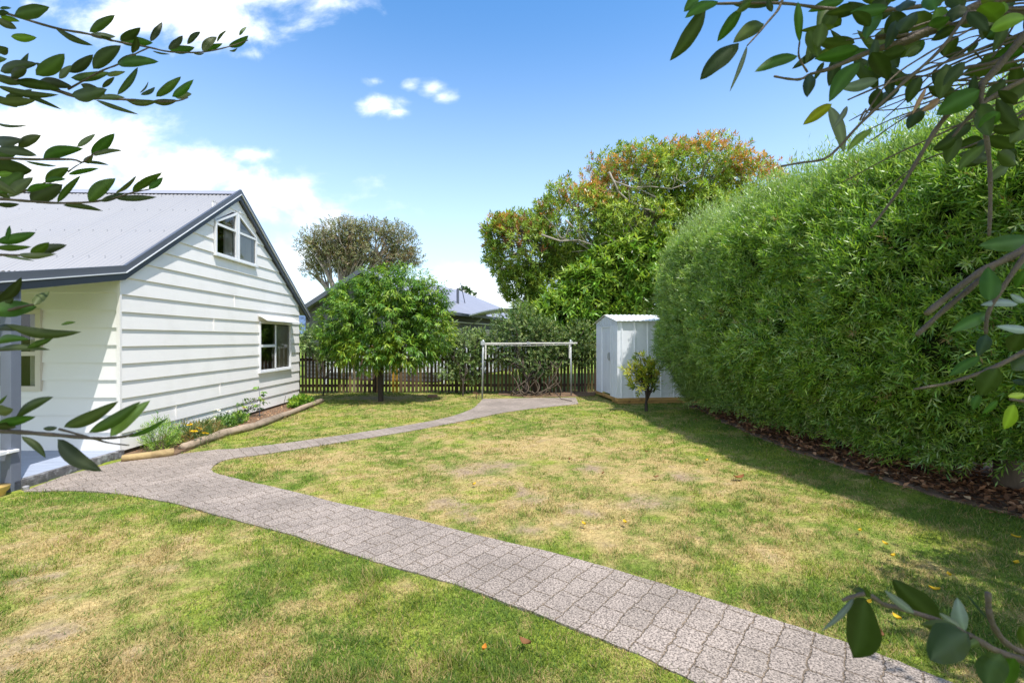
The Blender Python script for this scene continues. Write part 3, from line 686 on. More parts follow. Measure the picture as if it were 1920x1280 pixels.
# ================================================================== fence
fe = empty('picket_fence', (-6.7, 14.75, 0), 'weathered dark brown picket fence across the back of the lawn', 'fence', rz=.035)
Lf = 12.4; u = 0.; k = 0; mb = MB(); seg = 0; rr = random.Random(5)
tones = [lin(84, 66, 48), lin(72, 55, 40), lin(108, 88, 62), lin(96, 82, 44), lin(70, 54, 40)]
while u < Lf:
    wd = rr.uniform(.06, .085) if rr.random() > .12 else .10
    h = rr.uniform(1.33, 1.45); t = tuple(min(1, v * 1.15) for v in rr.choice(tones)); ti = rr.uniform(-.012, .012)
    if abs(u - 3.0) < .1 or abs(u - 1.75) < .07: t = lin(168, 128, 40) if u > 2.5 else lin(130, 116, 92)
    mb.hexa([(u, -.03, .02), (u + wd, -.03, .02), (u + wd, -.01, .02), (u, -.01, .02), (u + ti, -.03, h), (u + wd + ti, -.03, h), (u + wd + ti, -.01, h), (u + ti, -.01, h)], t)
    u += wd + rr.uniform(.028, .05)
    if u > (seg + 1) * 2.48 or u >= Lf: mb.build('picket_panel', M['picket'], fe, col=True); mb = MB(); seg += 1
for z in (.22, 1.02): MB().box(0, Lf, -.008, .045, z - .04, z + .045, lin(66, 54, 42)).build('rail', M['picket'], fe, col=True)
for k in range(6): MB().box(k * 2.46, k * 2.46 + .1, .046, .146, 0, 1.3, lin(74, 62, 48)).build('post', M['picket'], fe, col=True)

# ================================================================== clothesline
lp_ = G(904, 747.5); rp = G(1071, 742); an = math.atan2(rp[1] - lp_[1], rp[0] - lp_[0]); Lc = float(np.hypot(*(rp - lp_)))
cl = empty('clothesline', (*lp_, 0), 'folded white clothesline frame on two steel posts at the end of the side path', 'clothesline', rz=an)
MB().tube([(0, 0, 0), (.03, 0, 1.64)], .023, 12).build('post', M['galv'], cl, smooth=True)
MB().tube([(Lc, 0, 0), (Lc - .02, 0, 1.64)], .023, 12).build('post', M['galv'], cl, smooth=True)
MB().box(.06, Lc * .5 - .03, -.06, -.02, 1.515, 1.555).box(Lc * .5 + .03, Lc + .17, -.06, -.02, 1.52, 1.56).build('crossbar', M['bar'], cl, bevel=.006)
MB().box(Lc * .5 - .05, Lc * .5 + .05, -.066, -.014, 1.50, 1.575).build('joint', M['galv'], cl, bevel=.004)
MB().box(-.045, .07, -.045, .04, 1.49, 1.60).build('joint', M['galv'], cl, bevel=.004)
MB().box(Lc - .06, Lc + .03, -.045, .04, 1.50, 1.60).build('joint', M['galv'], cl, bevel=.004)
for xx in (.065, Lc - .09): MB().box(xx, xx + .045, -.058, -.022, 1.10, 1.50).build('folded_arm', M['bar'], cl, bevel=.004)
for k in range(9):
    xx = .3 + k * (Lc - .5) / 8; hk = MB(); hk.tube([(xx, -.04, 1.51), (xx, -.055, 1.475), (xx + .03, -.04, 1.475)], .006, 5); hk.build('line_hook', M['galv'], cl)
for yy in (-.1, -.13): MB().tube([(.08, yy, 1.50), (Lc * .5, yy, 1.47), (Lc - .04, yy, 1.50)], .0035, 5).build('line', M['bar'], cl)
q = G(893, 748); st = empty('garden_tap', (*q, 0), 'small rusty iron stake with a crosspiece beside the left clothesline post', 'stake')
MB().tube([(0, 0, 0), (0, 0, .17), (.02, 0, .2)], [.014, .012, .01], 6).build('stem', M['rust'], st); MB().tube([(-.09, 0, .19), (.0, 0, .16), (.1, 0, .12)], .012, 6).build('crosspiece', M['rust'], st)
q = G(811, 745); b_ = MB().box(-.14, .14, -.06, .06, 0, .08).build('brick', M['brick'], bevel=.008); b_.location = (*q, 0); b_.rotation_euler = (0, 0, .15); tag(b_, 'old brown brick lying on the grass in front of the picket fence', 'brick')
q = G(1052, 750); tag(MB().tube([(q[0] + .25, q[1] - .35, .025), (q[0], q[1], .035), (q[0] - .1, q[1] + .4, .14), (q[0] - .1, q[1] + .55, .25)], .01, 6).build('stick', M['darkbark']), 'bent dark stick lying across the far edge of the clothesline paving', 'stick')

# ================================================================== shed
S = empty('garden_shed', (2.69, 12.27, 0), 'small white corrugated steel garden shed on a timber base beside the hedge', 'shed', rz=.117)
SW, SD = 2.15, 1.83
bs_ = MB()
for z0, z1, x0 in ((.0, .065, .02), (.067, .15, 0)): bs_.box(x0, SW, -.02 + x0, .03, z0 + .002, z1)
bs_.box(-.02, .028, .032, SD, .067, .15); bs_.box(.03, .13, .032, .5, .0, .066)
bs_.build('timber_base', M['lumber'], S, bevel=.004)
def panelwall(mb, f, u0, u1, z0, zt, ribs):
    """ribbed steel wall: flat pans with raised ribs; zt(u) is the top"""
    us = [u0]
    for r_ in ribs: us += [r_ - .028, r_ - .016, r_ + .016, r_ + .028]
    us.append(u1); os_ = [0] + sum([[0, .02, .02, 0] for _ in ribs], []) + [0]
    for i in range(len(us) - 1):
        if us[i + 1] <= us[i]: continue
        mb.quad(f(us[i], os_[i], z0), f(us[i + 1], os_[i + 1], z0), f(us[i + 1], os_[i + 1], zt(us[i + 1])), f(us[i], os_[i], zt(us[i])))
eav, rdg = 2.12, 2.30
f1 = lambda u, o, z: (u, -o, z)
f2 = lambda u, o, z: (-o, u, z)
m_ = MB(); panelwall(m_, f1, 0, SW, .15, lambda u: eav, [.12, .47, .82, 1.17, 1.52, 1.87]); m_.build('side_wall', M['shedw'], S)
gtp = lambda u: eav + (rdg - eav) * (1 - abs(u - SD / 2) / (SD / 2))
m_ = MB()
for a, b2, rb in ((0, .50, [.1, .22, .34, .44]), (1.33, SD, [1.40, 1.52, 1.64, 1.76])): panelwall(m_, f2, a, b2, .15, lambda u: min(gtp(u), 2.02), rb)
m_.quad((0, .5, 2.0), (0, 1.33, 2.0), (0, 1.33, 2.05), (0, .5, 2.05))
m_.build('front_wall', M['shedshade'], S)
m_ = MB(); m_.add([(-.004, 0, 2.02), (-.004, SD, 2.02), (-.004, SD, eav), (-.004, SD / 2, rdg), (-.004, 0, eav)], [(0, 4, 3, 2, 1)])
for k in range(9): m_.tube([(-.008, .1 + k * .2, 2.03), (-.008, .1 + k * .2, gtp(.1 + k * .2) - .01)], .008, 4)
m_.build('gable_infill', M['shedshade'], S)
m_ = MB(); panelwall(m_, lambda u, o, z: (.02 - o * .6, u, z), .53, 1.30, .19, lambda u: 1.98, [.66, .79, .92, 1.05, 1.18]); dr = m_.build('door', M['shedshade'], S)
MB().box(-.012, .02, .50, .53, .15, 2.0).box(-.012, .02, 1.30, 1.33, .15, 2.0).box(-.012, .02, .53, 1.3, 1.98, 2.0).build('door_frame', M['shedw'], S)
MB().tube([(-.03, .62, 1.12), (-.055, .62, 1.14), (-.055, .62, 1.26), (-.03, .62, 1.28)], .01, 6).box(-.03, 0, .60, .64, 1.08, 1.3).build('handle', M['galv'], dr)
MB().quad((0, SD, .15), (SW, SD, .15), (SW, SD, eav), (0, SD, eav)).quad((SW, 0, .15), (SW, SD, .15), (SW, SD, eav), (SW, 0, eav)).build('rear_wall', M['shedw'], S)
m_ = MB()
for (ya, za, yb, zb) in ((SD / 2, rdg + .02, -.085, eav + .005), (SD / 2, rdg + .02, SD + .085, eav + .005)):
    n = 150; V = []; Fs = []
    for i in range(n + 1):
        xx = -.06 + (SW + .12) * i / n; dz = .014 * max(-.2, math.sin(2 * PI * xx / .125))
        V += [(xx, ya, za + dz), (xx, yb, zb + dz), (xx, yb, zb - .012)]
    for i in range(n): Fs += [(3 * i, 3 * i + 3, 3 * i + 4, 3 * i + 1), (3 * i + 1, 3 * i + 4, 3 * i + 5, 3 * i + 2)]
    m_.add(V, Fs)
m_.build('roof', M['shedw'], S)

# ================================================================== neighbour house and things beyond the fence
nh = empty('neighbour_house', (-2.9, 18.2, 0), 'dark grey weatherboard house with a pale grey metal roof beyond the picket fence', 'house', rz=-.348)
# local: y along the long right wall, x to the right; house occupies x -6.2..0
HWd, HL, ez, rz_ = 6.2, 11.2, 2.78, 4.42
m_ = MB()
for k in range(17):
    z0 = .05 + k * .16; z1 = min(z0 + .16, ez)
    for (a, b2) in (((0, 0), (0, HL)), ((-HWd, 0), (0, 0))):
        if a[0] == 0 and b2[0] == 0: m_.add([(.02, 0, z0), (.02, HL, z0), (.0, HL, z1), (.0, 0, z1), (0, 0, z0), (0, HL, z0)], [(0, 1, 2, 3), (4, 5, 1, 0)])
        else: m_.add([(-HWd, -.02, z0), (0, -.02, z0), (0, 0, z1), (-HWd, 0, z1)], [(0, 1, 2, 3)])
m_.add([(-HWd, 0, ez), (0, 0, ez), (-HWd / 2, 0, rz_ - .1)], [(0, 1, 2)])
m_.quad((-HWd, 0, 0), (-HWd, HL, 0), (-HWd, HL, ez), (-HWd, 0, ez)); m_.build('wall', M['nwall'], nh)
rf_ = MB(); ov = .45
A = (-HWd - ov, -.35, ez - .1); B = (ov, -.35, ez - .1); Cc = (ov, HL + ov, ez - .1); Dd = (-HWd - ov, HL + ov, ez - .1); E1 = (-HWd / 2, -.35, rz_); E2 = (-HWd / 2, HL - 3.0, rz_)
rf_.add([A, B, Cc, Dd, E1, E2], [(1, 2, 5, 4), (2, 3, 5), (3, 0, 4, 5)])
nr = rf_.build('roof', M['nroof'], nh)
g_ = MB(); g_.box(ov, ov + .1, -.35, HL + ov, ez - .2, ez - .09); g_.build('gutter', M['trimdark'], nh)
g_ = MB(); g_.hexa([(-HWd - ov - .05, -.42, ez - .3), (-HWd / 2, -.42, rz_ - .16), (-HWd / 2, -.36, rz_ - .16), (-HWd - ov - .05, -.36, ez - .3), (-HWd - ov - .05, -.42, ez - .1), (-HWd / 2, -.42, rz_ + .04), (-HWd / 2, -.36, rz_ + .04), (-HWd - ov - .05, -.36, ez - .1)])
g_.hexa([(-HWd / 2 + .001, -.42, rz_ - .16), (ov + .05, -.42, ez - .3), (ov + .05, -.36, ez - .3), (-HWd / 2 + .001, -.36, rz_ - .16), (-HWd / 2 + .001, -.42, rz_ + .04), (ov + .05, -.42, ez - .1), (ov + .05, -.36, ez - .1), (-HWd / 2 + .001, -.36, rz_ + .04)])
g_.build('barge_board', M['trim'], nh)
MB().tube([(.08, -.1, ez - .42), (.08, HL * .5, ez - .42), (.08, HL * .62, ez - .42)], .035, 8).tube([(.08, 3.2, ez - .42), (.3, 3.25, ez - .35), (.48, 3.3, ez - .2)], .035, 8).tube([(.08, 6.6, ez - .42), (.48, 6.7, ez - .2)], .035, 8).build('downpipe', M['alu'], nh, smooth=True)
for y0, y1 in ((.4, 2.2), (4.6, 6.2)):
    w_ = MB(); fn = lambda u, o, z: (o, u, z)
    ring(w_, fn, [(y0, 1.1), (y1, 1.1), (y1, 2.12), (y0, 2.12)], .08, -.01, .05); hb(w_, fn, (y0 + y1) / 2 - .03, (y0 + y1) / 2 + .03, 0, .045, 1.18, 2.04)
    wn_ = w_.build('window', M['beige'], nh); pane(wn_, fn, [(y0 + .06, 1.16), (y1 - .06, 1.16), (y1 - .06, 2.06), (y0 + .06, 2.06)], .024)
    MB().quad((.022, y0, 1.1), (.022, y1, 1.1), (.022, y1, 2.1), (.022, y0, 2.1)).build('dark_backing', M['room'], wn_)  # dark sheet close behind the glass
MB().tube([(-.75, 3.4, 3.0), (-.75, 3.4, 3.95)], .06, 10).build('vent_pipe', M['trim'], nr)
MB().tube([(-.9, 4.6, 3.1), (-1.2, 4.6, 4.35)], .02, 6).build('aerial', M['trimdark'], nr)
# awning
aw = empty('patio_awning', (.6, 19.6, 0), 'white curved patio awning on a slim post beside the neighbour house', 'awning')
m_ = MB(); n = 14; V = []; Fs = []
for i in range(n + 1):
    t = i / n; xx = -2.35 + 2.55 * t; zz = 2.45 + .42 * math.sin(PI * min(1, t * .62 + .12)) 
    for yy, dz in ((0, 0), (2.4, 0)): V += [(xx, yy, zz), (xx, yy, zz + .05)]
for i in range(n):
    a = i * 4; Fs += [(a + 1, a + 5, a + 7, a + 3), (a, a + 4, a + 5, a + 1), (a, a + 2, a + 6, a + 4)]
m_.add(V, Fs).build('canopy', M['sheet'], aw)
MB().box(.08, .14, .0, .06, 0, 2.72).build('post', M['alu'], aw); MB().box(.08, .14, 2.3, 2.36, 0, 2.72).build('post', M['alu'], aw)
# pale slat fence beyond
pf = empty('slat_fence', (-6.6, 17.0, 0), 'pale grey slatted fence seen through the dark picket fence', 'fence')
m_ = MB()
for k in range(6): m_.box(0, 4.2 , 0, .02, .48 + k * .17, .48 + k * .17 + .15)
m_.build('slats', M['picketwhite'], pf); m_ = MB()
for k in range(22): m_.box(4.3 + k * .16, 4.3 + k * .16 + .07, 0, .02, .5, 1.35)
m_.box(4.2, 7.9, .022, .05, 1.2, 1.26).box(4.2, 7.9, .022, .05, .6, .66); m_.build('balusters', M['picketwhite'], pf)
for xx in (0, 2, 4.2, 7.9): MB().box(xx - .04, xx + .04, .06, .14, 0, 1.5).build('post', M['picketwhite'], pf)

# hills
def hill(name, x0, x1, Yd, prof, colr, rough, cat=None, depth=60, bumps=1.5):
    nx_, ny_ = 160, 14; V = []
    for j in range(ny_):
        for i in range(nx_):
            xx = x0 + (x1 - x0) * i / (nx_ - 1); t = j / (ny_ - 1); s_ = math.sin(PI * min(1, t * 1.0 + .0))
            z = prof((i / (nx_ - 1))) * s_ + bumps * (fbm(xx / bumps / 4, t * 9 + 3., 3) - .5) * 2 * s_
            V.append((xx, Yd + depth * t, z - .5))
    i = (np.arange(ny_ - 1)[:, None] * nx_ + np.arange(nx_ - 1)[None]).ravel()[:, None]
    o = np_mesh(name, np.array(V), i + [0, 1, nx_ + 1, nx_], mat(name + '_cover', colr, .95, .45, .25 / bumps, 0, 1, var2=.4, scale2=1.2 / bumps, spec=.05), smooth=True)
    tag(o, kind='structure')
hill('distant_mountain', -1900, 900, 3000, lambda t: 230 * math.exp(-((t - .22) / .1) ** 2) + 110 * math.exp(-((t - .45) / .3) ** 2), lin(84, 102, 128), 1, depth=700, bumps=10)  # blue distance haze put into the mountain's base colour
hill('wooded_hill', -14, 60, 110, lambda t: 10.5 * sstep(.0, .42, np.array(t)) + 1.0 * math.sin(t * 20), lin(70, 86, 48), 1, depth=50, bumps=1.3)

# ================================================================== trees
def B(px, py, Y, rx, rz, ry=None):
    q = P(px, py, Y); return (q[0], q[1], q[2], rx * Y / F, (ry if ry else rx) * Y / F, rz * Y / F)
def treebush(name, label, cat, bl, base, n, nl, stemL, leafL, leafW, pal, trunkr, ntar=30, m='leaf', tb='bark', groups=6, split=.45, core=None, **kw):
    base = np.array([base[0], base[1], 0.])
    e = empty(name, base, label, cat, group=kw.pop('group', None))
    c, o = blobs(bl, n, kw.pop('depth', .5), kw.pop('gap', .4), kw.pop('gs', 1.2))
    o = o + np.array([0, 0, kw.pop('outup', .3)]) + R.normal(0, kw.pop('outn', .4), o.shape)
    p, d, nn, L, W, idx, t = shoots(c, o, nl, stemL, leafL, leafW, kw.pop('spread', .9), kw.pop('droop', 0.), kw.pop('upn', .5))
    col = palette(idx, len(c), pal, kw.pop('jit', .15), kw.pop('w', None))
    cf = kw.pop('colf', None)
    if cf is not None: col = cf(p, idx, col, t, c)
    leaves('crown', p, d, nn, L, W, col, M[m], e, base, droop=kw.pop('ldroop', 0.))
    mb = MB(); limbs(mb, base, trunkr, c[R.choice(len(c), ntar, replace=False)] * [1, 1, 1] , split=split, groups=groups, rt=kw.pop('rt', .01))
    mb.v = [tuple(np.array(v) - base) for v in mb.v]; mb.build('trunk', M[tb], e, smooth=True)
    return e
# peach tree
pb_ = [B(720, 600, 12.9, 92, 85), B(650, 610, 12.8, 52, 55), B(805, 610, 12.9, 46, 60), B(745, 545, 12.9, 68, 46), B(655, 560, 13.0, 38, 38), B(760, 655, 12.6, 60, 40), B(690, 655, 12.5, 60, 38), B(700, 528, 12.9, 34, 30), B(800, 560, 12.9, 38, 34), B(625, 640, 12.7, 32, 30)]
def peachcol(p, idx, col, t, c):
    k = noise3(c, 1.6)[idx]; y = (k > .56)[:, None] & (R.random(len(col)) < .5)[:, None]
    col = np.where(y, col * .5 + np.array(lin(176, 190, 60)) * .5, col)
    o = (R.random(len(c)) < .006)[idx][:, None]; return np.where(o, np.array(lin(176, 136, 78)), col)
treebush('peach_tree', 'rounded peach tree with drooping bright green leaves in front of the picket fence', 'tree', pb_, G(714, 752), 3300, 11, .2, .13, .033,
         [lin(92, 132, 42), lin(68, 106, 34), lin(130, 160, 54), lin(106, 144, 44)], .075, 46, tb='darkbark', droop=.55, spread=.85, upn=.8, outup=.15, depth=.6, gap=.32, gs=2.2, split=.5, colf=peachcol, groups=7, ldroop=.12)
# grey tree behind
gt_ = [B(600, 462, 28, 46, 32), B(645, 440, 28, 50, 32), B(700, 440, 28, 40, 30), B(745, 450, 28, 38, 30), B(765, 482, 28, 28, 16), B(690, 475, 28, 55, 26), B(590, 500, 28, 24, 22), B(640, 490, 28, 44, 26), B(735, 490, 28, 46, 16)]
e_ = treebush('gum_tree', 'tall thin-leaved brownish tree with pale trunk rising behind the peach tree', 'tree', gt_, (P(625, 640, 28)[0], 28), 4600, 8, .3, .13, .05,
         [lin(128, 130, 92), lin(104, 112, 72), lin(146, 144, 108), lin(132, 114, 88)], .34, 130, tb='greybark', depth=.8, gap=.455, gs=1.0, split=.42, groups=9, outup=.5, rt=.02, jit=.2, spread=1.1)
# big red-tipped tree
big = [B(985, 468, 18, 88, 78), B(1085, 425, 18, 105, 85, 120), B(1190, 360, 18.5, 108, 86, 130), B(1290, 335, 18.5, 112, 76, 130), B(1395, 352, 18.5, 72, 54, 90), B(1200, 440, 18, 150, 90, 120), B(1320, 430, 18, 140, 80), B(945, 440, 18, 48, 42), B(975, 535, 17.6, 42, 44), B(1040, 540, 17.6, 60, 60), B(1130, 500, 17.6, 100, 70)]
def redtips(p, idx, col, t, c):
    px = CX + c[:, 0] / c[:, 1] * F
    top = 1.65 + 0 * px
    h = c[:, 2] - (5.6 + 2.6 * np.exp(-((c[:, 0] - 6.3) / 2.9) ** 2)); nz_ = noise3(c, .8)
    k = sstep(-.5, .9, h) * .7 * sstep(.36, .62, nz_) + .02 * (nz_ > .62)
    rd = (R.random(len(c)) < k)[idx][:, None]
    rc_ = np.array([lin(214, 118, 84), lin(196, 112, 96), lin(222, 150, 86), lin(184, 116, 92)])[R.integers(0, 4, len(c))][idx] * (1 + R.normal(0, .15, (len(idx), 1)))
    f_ = (t > .25)[:, None]
    col = np.where(rd & f_, rc_ * .66 + col * .34, col)
    br_ = (R.random(len(c)) < .35 * (np.exp(-(((c[:, 0] - .2) ** 2 + (c[:, 2] - 5.2) ** 2) / .35))))[idx][:, None]
    return np.where(br_, np.array(lin(140, 92, 58)), col)
bt = treebush('broadleaf_tree', 'huge broad tree with glossy leaves and orange-red tips rising behind the shed', 'tree', big, (4.2, 18.2), 12500, 10, .15, .16, .052,
         [lin(124, 152, 60), lin(92, 122, 46), lin(156, 176, 84), lin(134, 158, 66), lin(158, 172, 76)], .42, 90, m='glossy', tb='greybark', depth=.42, gap=.40, gs=1.1, split=.3, groups=9, outup=.45, spread=1.15, colf=redtips, rt=.03, upn=.9)
wb_ = MB()
for pl_ in ([(1015, 440), (1050, 452), (1085, 450), (1120, 462), (1150, 450), (1180, 456)], [(1105, 498), (1108, 470), (1085, 455), (1050, 445), (1040, 425)], [(1142, 322), (1160, 360), (1180, 378), (1210, 392), (1240, 400)], [(1150, 340), (1185, 352), (1220, 350), (1260, 354), (1285, 345)], [(1180, 420), (1190, 440), (1215, 448), (1230, 440)], [(1060, 412), (1085, 435), (1100, 458)], [(1108, 460), (1112, 490), (1100, 500)], [(1240, 400), (1230, 370), (1200, 355)]):
    Yp = 16.35 + R.normal(0, .15); n_ = len(pl_); w3 = [P(a, b2, Yp + .12 * math.sin(i)) for i, (a, b2) in enumerate(pl_)]
    wb_.tube(w3, [.035 - .022 * i / (n_ - 1) for i in range(n_)], 6)
    for i in range(1, n_):
        for _ in range(2):
            a = w3[i]; d_ = R.normal(0, 1, 3) * [1, .3, 1]; d_ = d_ / np.linalg.norm(d_); d_[2] = abs(d_[2]) * .8
            wb_.tube([a, a + d_ * .3 + R.normal(0, .03, 3), a + d_ * .6 + R.normal(0, .06, 3)], [.013, .01, .005], 5)
wb_.v = [tuple(np.array(v) - np.array([4.2, 18.2, 0])) for v in wb_.v]; wb_.build('bare_branches', M['greybark'], bt, smooth=True)
# lower bright tree
lo = [B(1000, 600, 16.0, 45, 32), B(1060, 630, 15.9, 50, 26), B(1130, 620, 16, 60, 30), B(1100, 575, 16.2, 105, 50, 60), B(1180, 500, 16.4, 90, 62, 70), B(1050, 590, 16, 60, 40), B(1210, 570, 16.2, 80, 60), B(1140, 480, 16.4, 40, 32), B(1230, 470, 16.4, 50, 40), B(1110, 530, 16.2, 60, 46)]
treebush('loquat_tree', 'lower tree with large pale green glossy leaves just behind the shed roof', 'tree', lo, (3.1, 16.3), 3000, 9, .14, .25, .082,
         [lin(122, 156, 58), lin(96, 134, 46), lin(150, 174, 84), lin(138, 164, 62)], .14, 40, m='glossy', depth=.5, gap=.36, gs=1.3, split=.35, outup=.4, spread=1.1, droop=.25, upn=1.0)
# small distant tree and conifer
treebush('distant_tree', 'small dark tree showing above the neighbour roof ridge', 'tree', [B(871, 548, 42, 9, 7), B(884, 553, 42, 6, 5)], (P(874, 600, 42)[0], 42), 140, 8, .25, .16, .08, DG, .12, 10, split=.5)
# shrubs on the fence
shr = dict(tb='darkbark', depth=.6, gs=2., split=.3)
SG = [lin(118, 144, 84), lin(88, 114, 60), lin(156, 172, 122), lin(132, 154, 92)]
treebush('fence_shrub', 'grey-green shrub growing over the picket fence beside the far cottage corner', 'shrub', [B(598, 640, 14.65, 46, 30, 27), B(575, 625, 14.75, 28, 20, 16), B(640, 655, 14.65, 34, 26, 20), B(612, 672, 14.55, 22, 18, 13)], G(606, 742), 850, 10, .12, .06, .032, SG, .024, 24, gap=.36, group='shrubs along the picket fence', **shr)
treebush('fence_shrub', 'straggly pale green shrub over the picket fence between peach tree and clothesline', 'shrub', [B(868, 650, 14.65, 42, 38, 25), B(835, 640, 14.75, 30, 30, 18), B(880, 690, 14.55, 28, 30, 16), B(850, 695, 14.55, 30, 20, 18), B(905, 640, 14.75, 24, 24, 14)], G(868, 742), 1250, 10, .14, .065, .03, SG, .024, 26, gap=.38, group='shrubs along the picket fence', **shr)
treebush('fence_shrub', 'large dark shrub with twisted stems on the picket fence behind the clothesline', 'shrub', [B(985, 620, 14.55, 62, 34, 30), B(950, 605, 14.75, 34, 24, 20), B(1020, 640, 14.55, 44, 44, 26), B(940, 655, 14.45, 40, 36, 24), B(1000, 680, 14.45, 56, 30, 30), B(1050, 660, 14.65, 34, 36, 20), B(1085, 635, 14.75, 40, 34, 24), B(1095, 670, 14.85, 26, 26, 15), B(970, 580, 15.05, 30, 16, 18)], G(985, 742), 3000, 10, .12, .062, .03, [lin(90, 116, 62), lin(66, 94, 48), lin(118, 140, 82), lin(146, 160, 108)], .05, 50, gap=.33, group='shrubs along the picket fence', **shr)
# twisted vine stems at the foot of the big shrub
vs = MB()
for k in range(12):
    x0 = 950 + R.random() * 100; q = G(x0, 744 - R.random() * 3); dx_ = R.normal(0, .45); a = np.array([q[0], q[1] - .05 + R.random() * .2, .02])
    pts = [a + np.array([dx_ * math.sin(t * 2.6) + .12 * math.sin(t * 7 + k), .1 * math.sin(t * 5 + k), 1.0 * t]) for t in np.linspace(0, 1, 9)]
    vs.tube(pts, [.018 - .011 * t for t in np.linspace(0, 1, 9)], 6)
for k in range(3):
    cx_ = G(975 + 18 * k, 743); r0 = .22 + .06 * R.random()
    vs.tube([(cx_[0] + r0 * math.cos(t), cx_[1] + .05 * math.sin(3 * t), .05 + r0 * (1 + math.sin(t)) * .8) for t in np.linspace(-2.6, 1.2, 12)], [.022 - .01 * t for t in np.linspace(0, 1, 12)], 6)
tag(vs.build('tangled_vine', M['bark'], smooth=True), 'tangle of bare grey vine stems at the foot of the fence behind the clothesline', 'vine')

# shrub in front of the shed
xs_, ys_ = G(1212, 771)
treebush('young_shrub', 'small yellow-green shrub with a short dark stem on the grass in front of the shed', 'shrub', [B(1185, 698, 11.0, 17, 12), B(1202, 680, 11.0, 16, 16), B(1222, 690, 11.0, 18, 16), B(1195, 722, 11.0, 17, 14), B(1225, 720, 11.0, 19, 16), B(1208, 705, 11., 20, 16)], (xs_, ys_), 120, 10, .10, .13, .036,
         [lin(172, 176, 58), lin(138, 152, 52), lin(212, 204, 92), lin(104, 126, 52)], .04, 30, depth=.9, gap=.2, gs=2, split=.25, groups=5, spread=1., outup=.6, tb='darkbark')
# ================================================================== hedge
def hx(Y): return np.interp(Y, [2, 3, 4.5, 6, 8, 10, 12], [5.85, 5.75, 5.5, 5.32, 5.1, 4.85, 4.62])
def hH(Y): return np.interp(Y, [2.5, 3.5, 5, 6.5, 8, 9.5, 10.6, 11.4, 12], [3.95, 3.95, 4.0, 4.08, 4.13, 4.18, 4.28, 4.35, 4.3])
def hend(Y): return np.sqrt(np.clip(1 - np.clip((Y - 10.4) / 1.62, 0, 1) ** 3.4, 0, 1)) * np.sqrt(np.clip(1 - np.clip((3.9 - Y) / 1.1, 0, 1) ** 2, 0, 1))
def hsurf(Y, v, side=-1.0, shrink=0.):
    zb = .20 + .12 * vnoise(Y * 2.1, Y * 0 + 4) + .22 * sstep(5.6, 4.6, Y); H = hH(Y) - shrink
    e = hend(Y); H = zb + (H - zb) * (.88 + .12 * e)
    z = zb + (H - zb) * v
    pr = (1 - v ** 8) ** .5 * (.44 + .56 * sstep(0, .36, v)) * (1 - .10 * v)
    w = 1.28 * pr * e - shrink
    bump = (fbm(Y * .9 + 3, z * .8, 3) - .5) * .6 + (fbm(Y * 2.8, z * 2.4 + 7, 3) - .5) * .48
    w = w + bump * (.3 + .7 * pr) * e
    z = z + (fbm(Y * 2.3 + 30, side * 3 + v * 0, 3) - .5) * .5 * sstep(.8, 1, v)
    return np.stack([hx(Y) + side * w, Y + 0 * v, z], -1)
def hpts(n, side):
    Y = 2.85 + (12.02 - 2.85) * R.random(n) ** 1.05; v = np.where(R.random(n) < .72, R.random(n), 1 - R.random(n) ** 2 * .25)
    v = np.clip(v, 0, .9995); e = .01
    p = hsurf(Y, v, side); a = hsurf(Y + e, v, side) - p; b = hsurf(Y, np.clip(v + e, 0, 1), side) - p
    b = np.where(v[:, None] > .985, hsurf(Y, v - e, side) * -1 + p, b)
    nn = nrm(np.cross(a, b)) * (1 if side > 0 else -1) * -1
    nn = np.where((nn[:, 0] * side < -.2)[:, None], -nn, nn)
    return p, nn, v, Y
he = empty('hedge', (5.2, 7.4, 0), 'tall dense clipped green hedge of narrow willowy leaves along the right of the lawn', 'hedge')
hw = (5.2, 7.4, 0)
pa, na, va, Ya = hpts(24000, -1.); pb2, nb, vb2, Yb2 = hpts(5000, 1.)
p0 = np.concatenate([pa, pb2]); n0 = np.concatenate([na, nb]); v0 = np.concatenate([va, vb2])
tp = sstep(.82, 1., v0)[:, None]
o = n0 * (.9 - .4 * tp) + np.array([0, 0, 1.]) * (.3 + 1.2 * tp) + R.normal(0, .5, p0.shape)
p0 = p0 - nrm(n0) * (.18 * R.random(len(p0)) ** 1.5)[:, None] - np.array([0, 0, .05])
stem = .17 + .05 * R.random()
p, d, nn, L, W, idx, t = shoots(p0, o, 13, np.where(R.random((len(p0), 1)) < .04, .42, .19) + ((R.random((len(p0), 1)) < .22) & (v0[:, None] > .93)) * .32, .086, .0148, .95, .0, .5)
hc = palette(idx, len(p0), [lin(124, 158, 54), lin(92, 130, 42), lin(154, 180, 68), lin(170, 186, 122), lin(112, 144, 70)], .16, [.28, .24, .2, .13, .15])
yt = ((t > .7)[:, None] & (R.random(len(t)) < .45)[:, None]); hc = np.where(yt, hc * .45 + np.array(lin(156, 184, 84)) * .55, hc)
fb_ = sstep(7., 11, p0[idx][:, 1])[:, None] * .3 + tp[idx] * .4; hc = hc * (1 - fb_) + np.array(lin(156, 172, 120)) * fb_  # top leaves paled to imitate sun and sheen; far end paled too
rd = (R.random(len(p0)) < .006)[idx][:, None]; hc = np.where(rd, np.array(lin(160, 132, 90)), hc)
def leaves1(name, base, d, n, L, W, col, m, parent, wp):
    d = nrm(d); s = nrm(np.cross(d, n)); L = L[:, None]; W = W[:, None] / 2
    V = np.stack([base, base + d * L * .45 + s * W, base + d * L, base + d * L * .45 - s * W], 1).reshape(-1, 3)
    K = len(base); return np_mesh(name, V, np.arange(K)[:, None] * 4 + [0, 3, 2, 1], m, parent, np.repeat(col, 4, 0), wparent=wp)
leaves1('foliage', p, d, nn, L, W, hc, M['hedge_leaf'], he, hw)
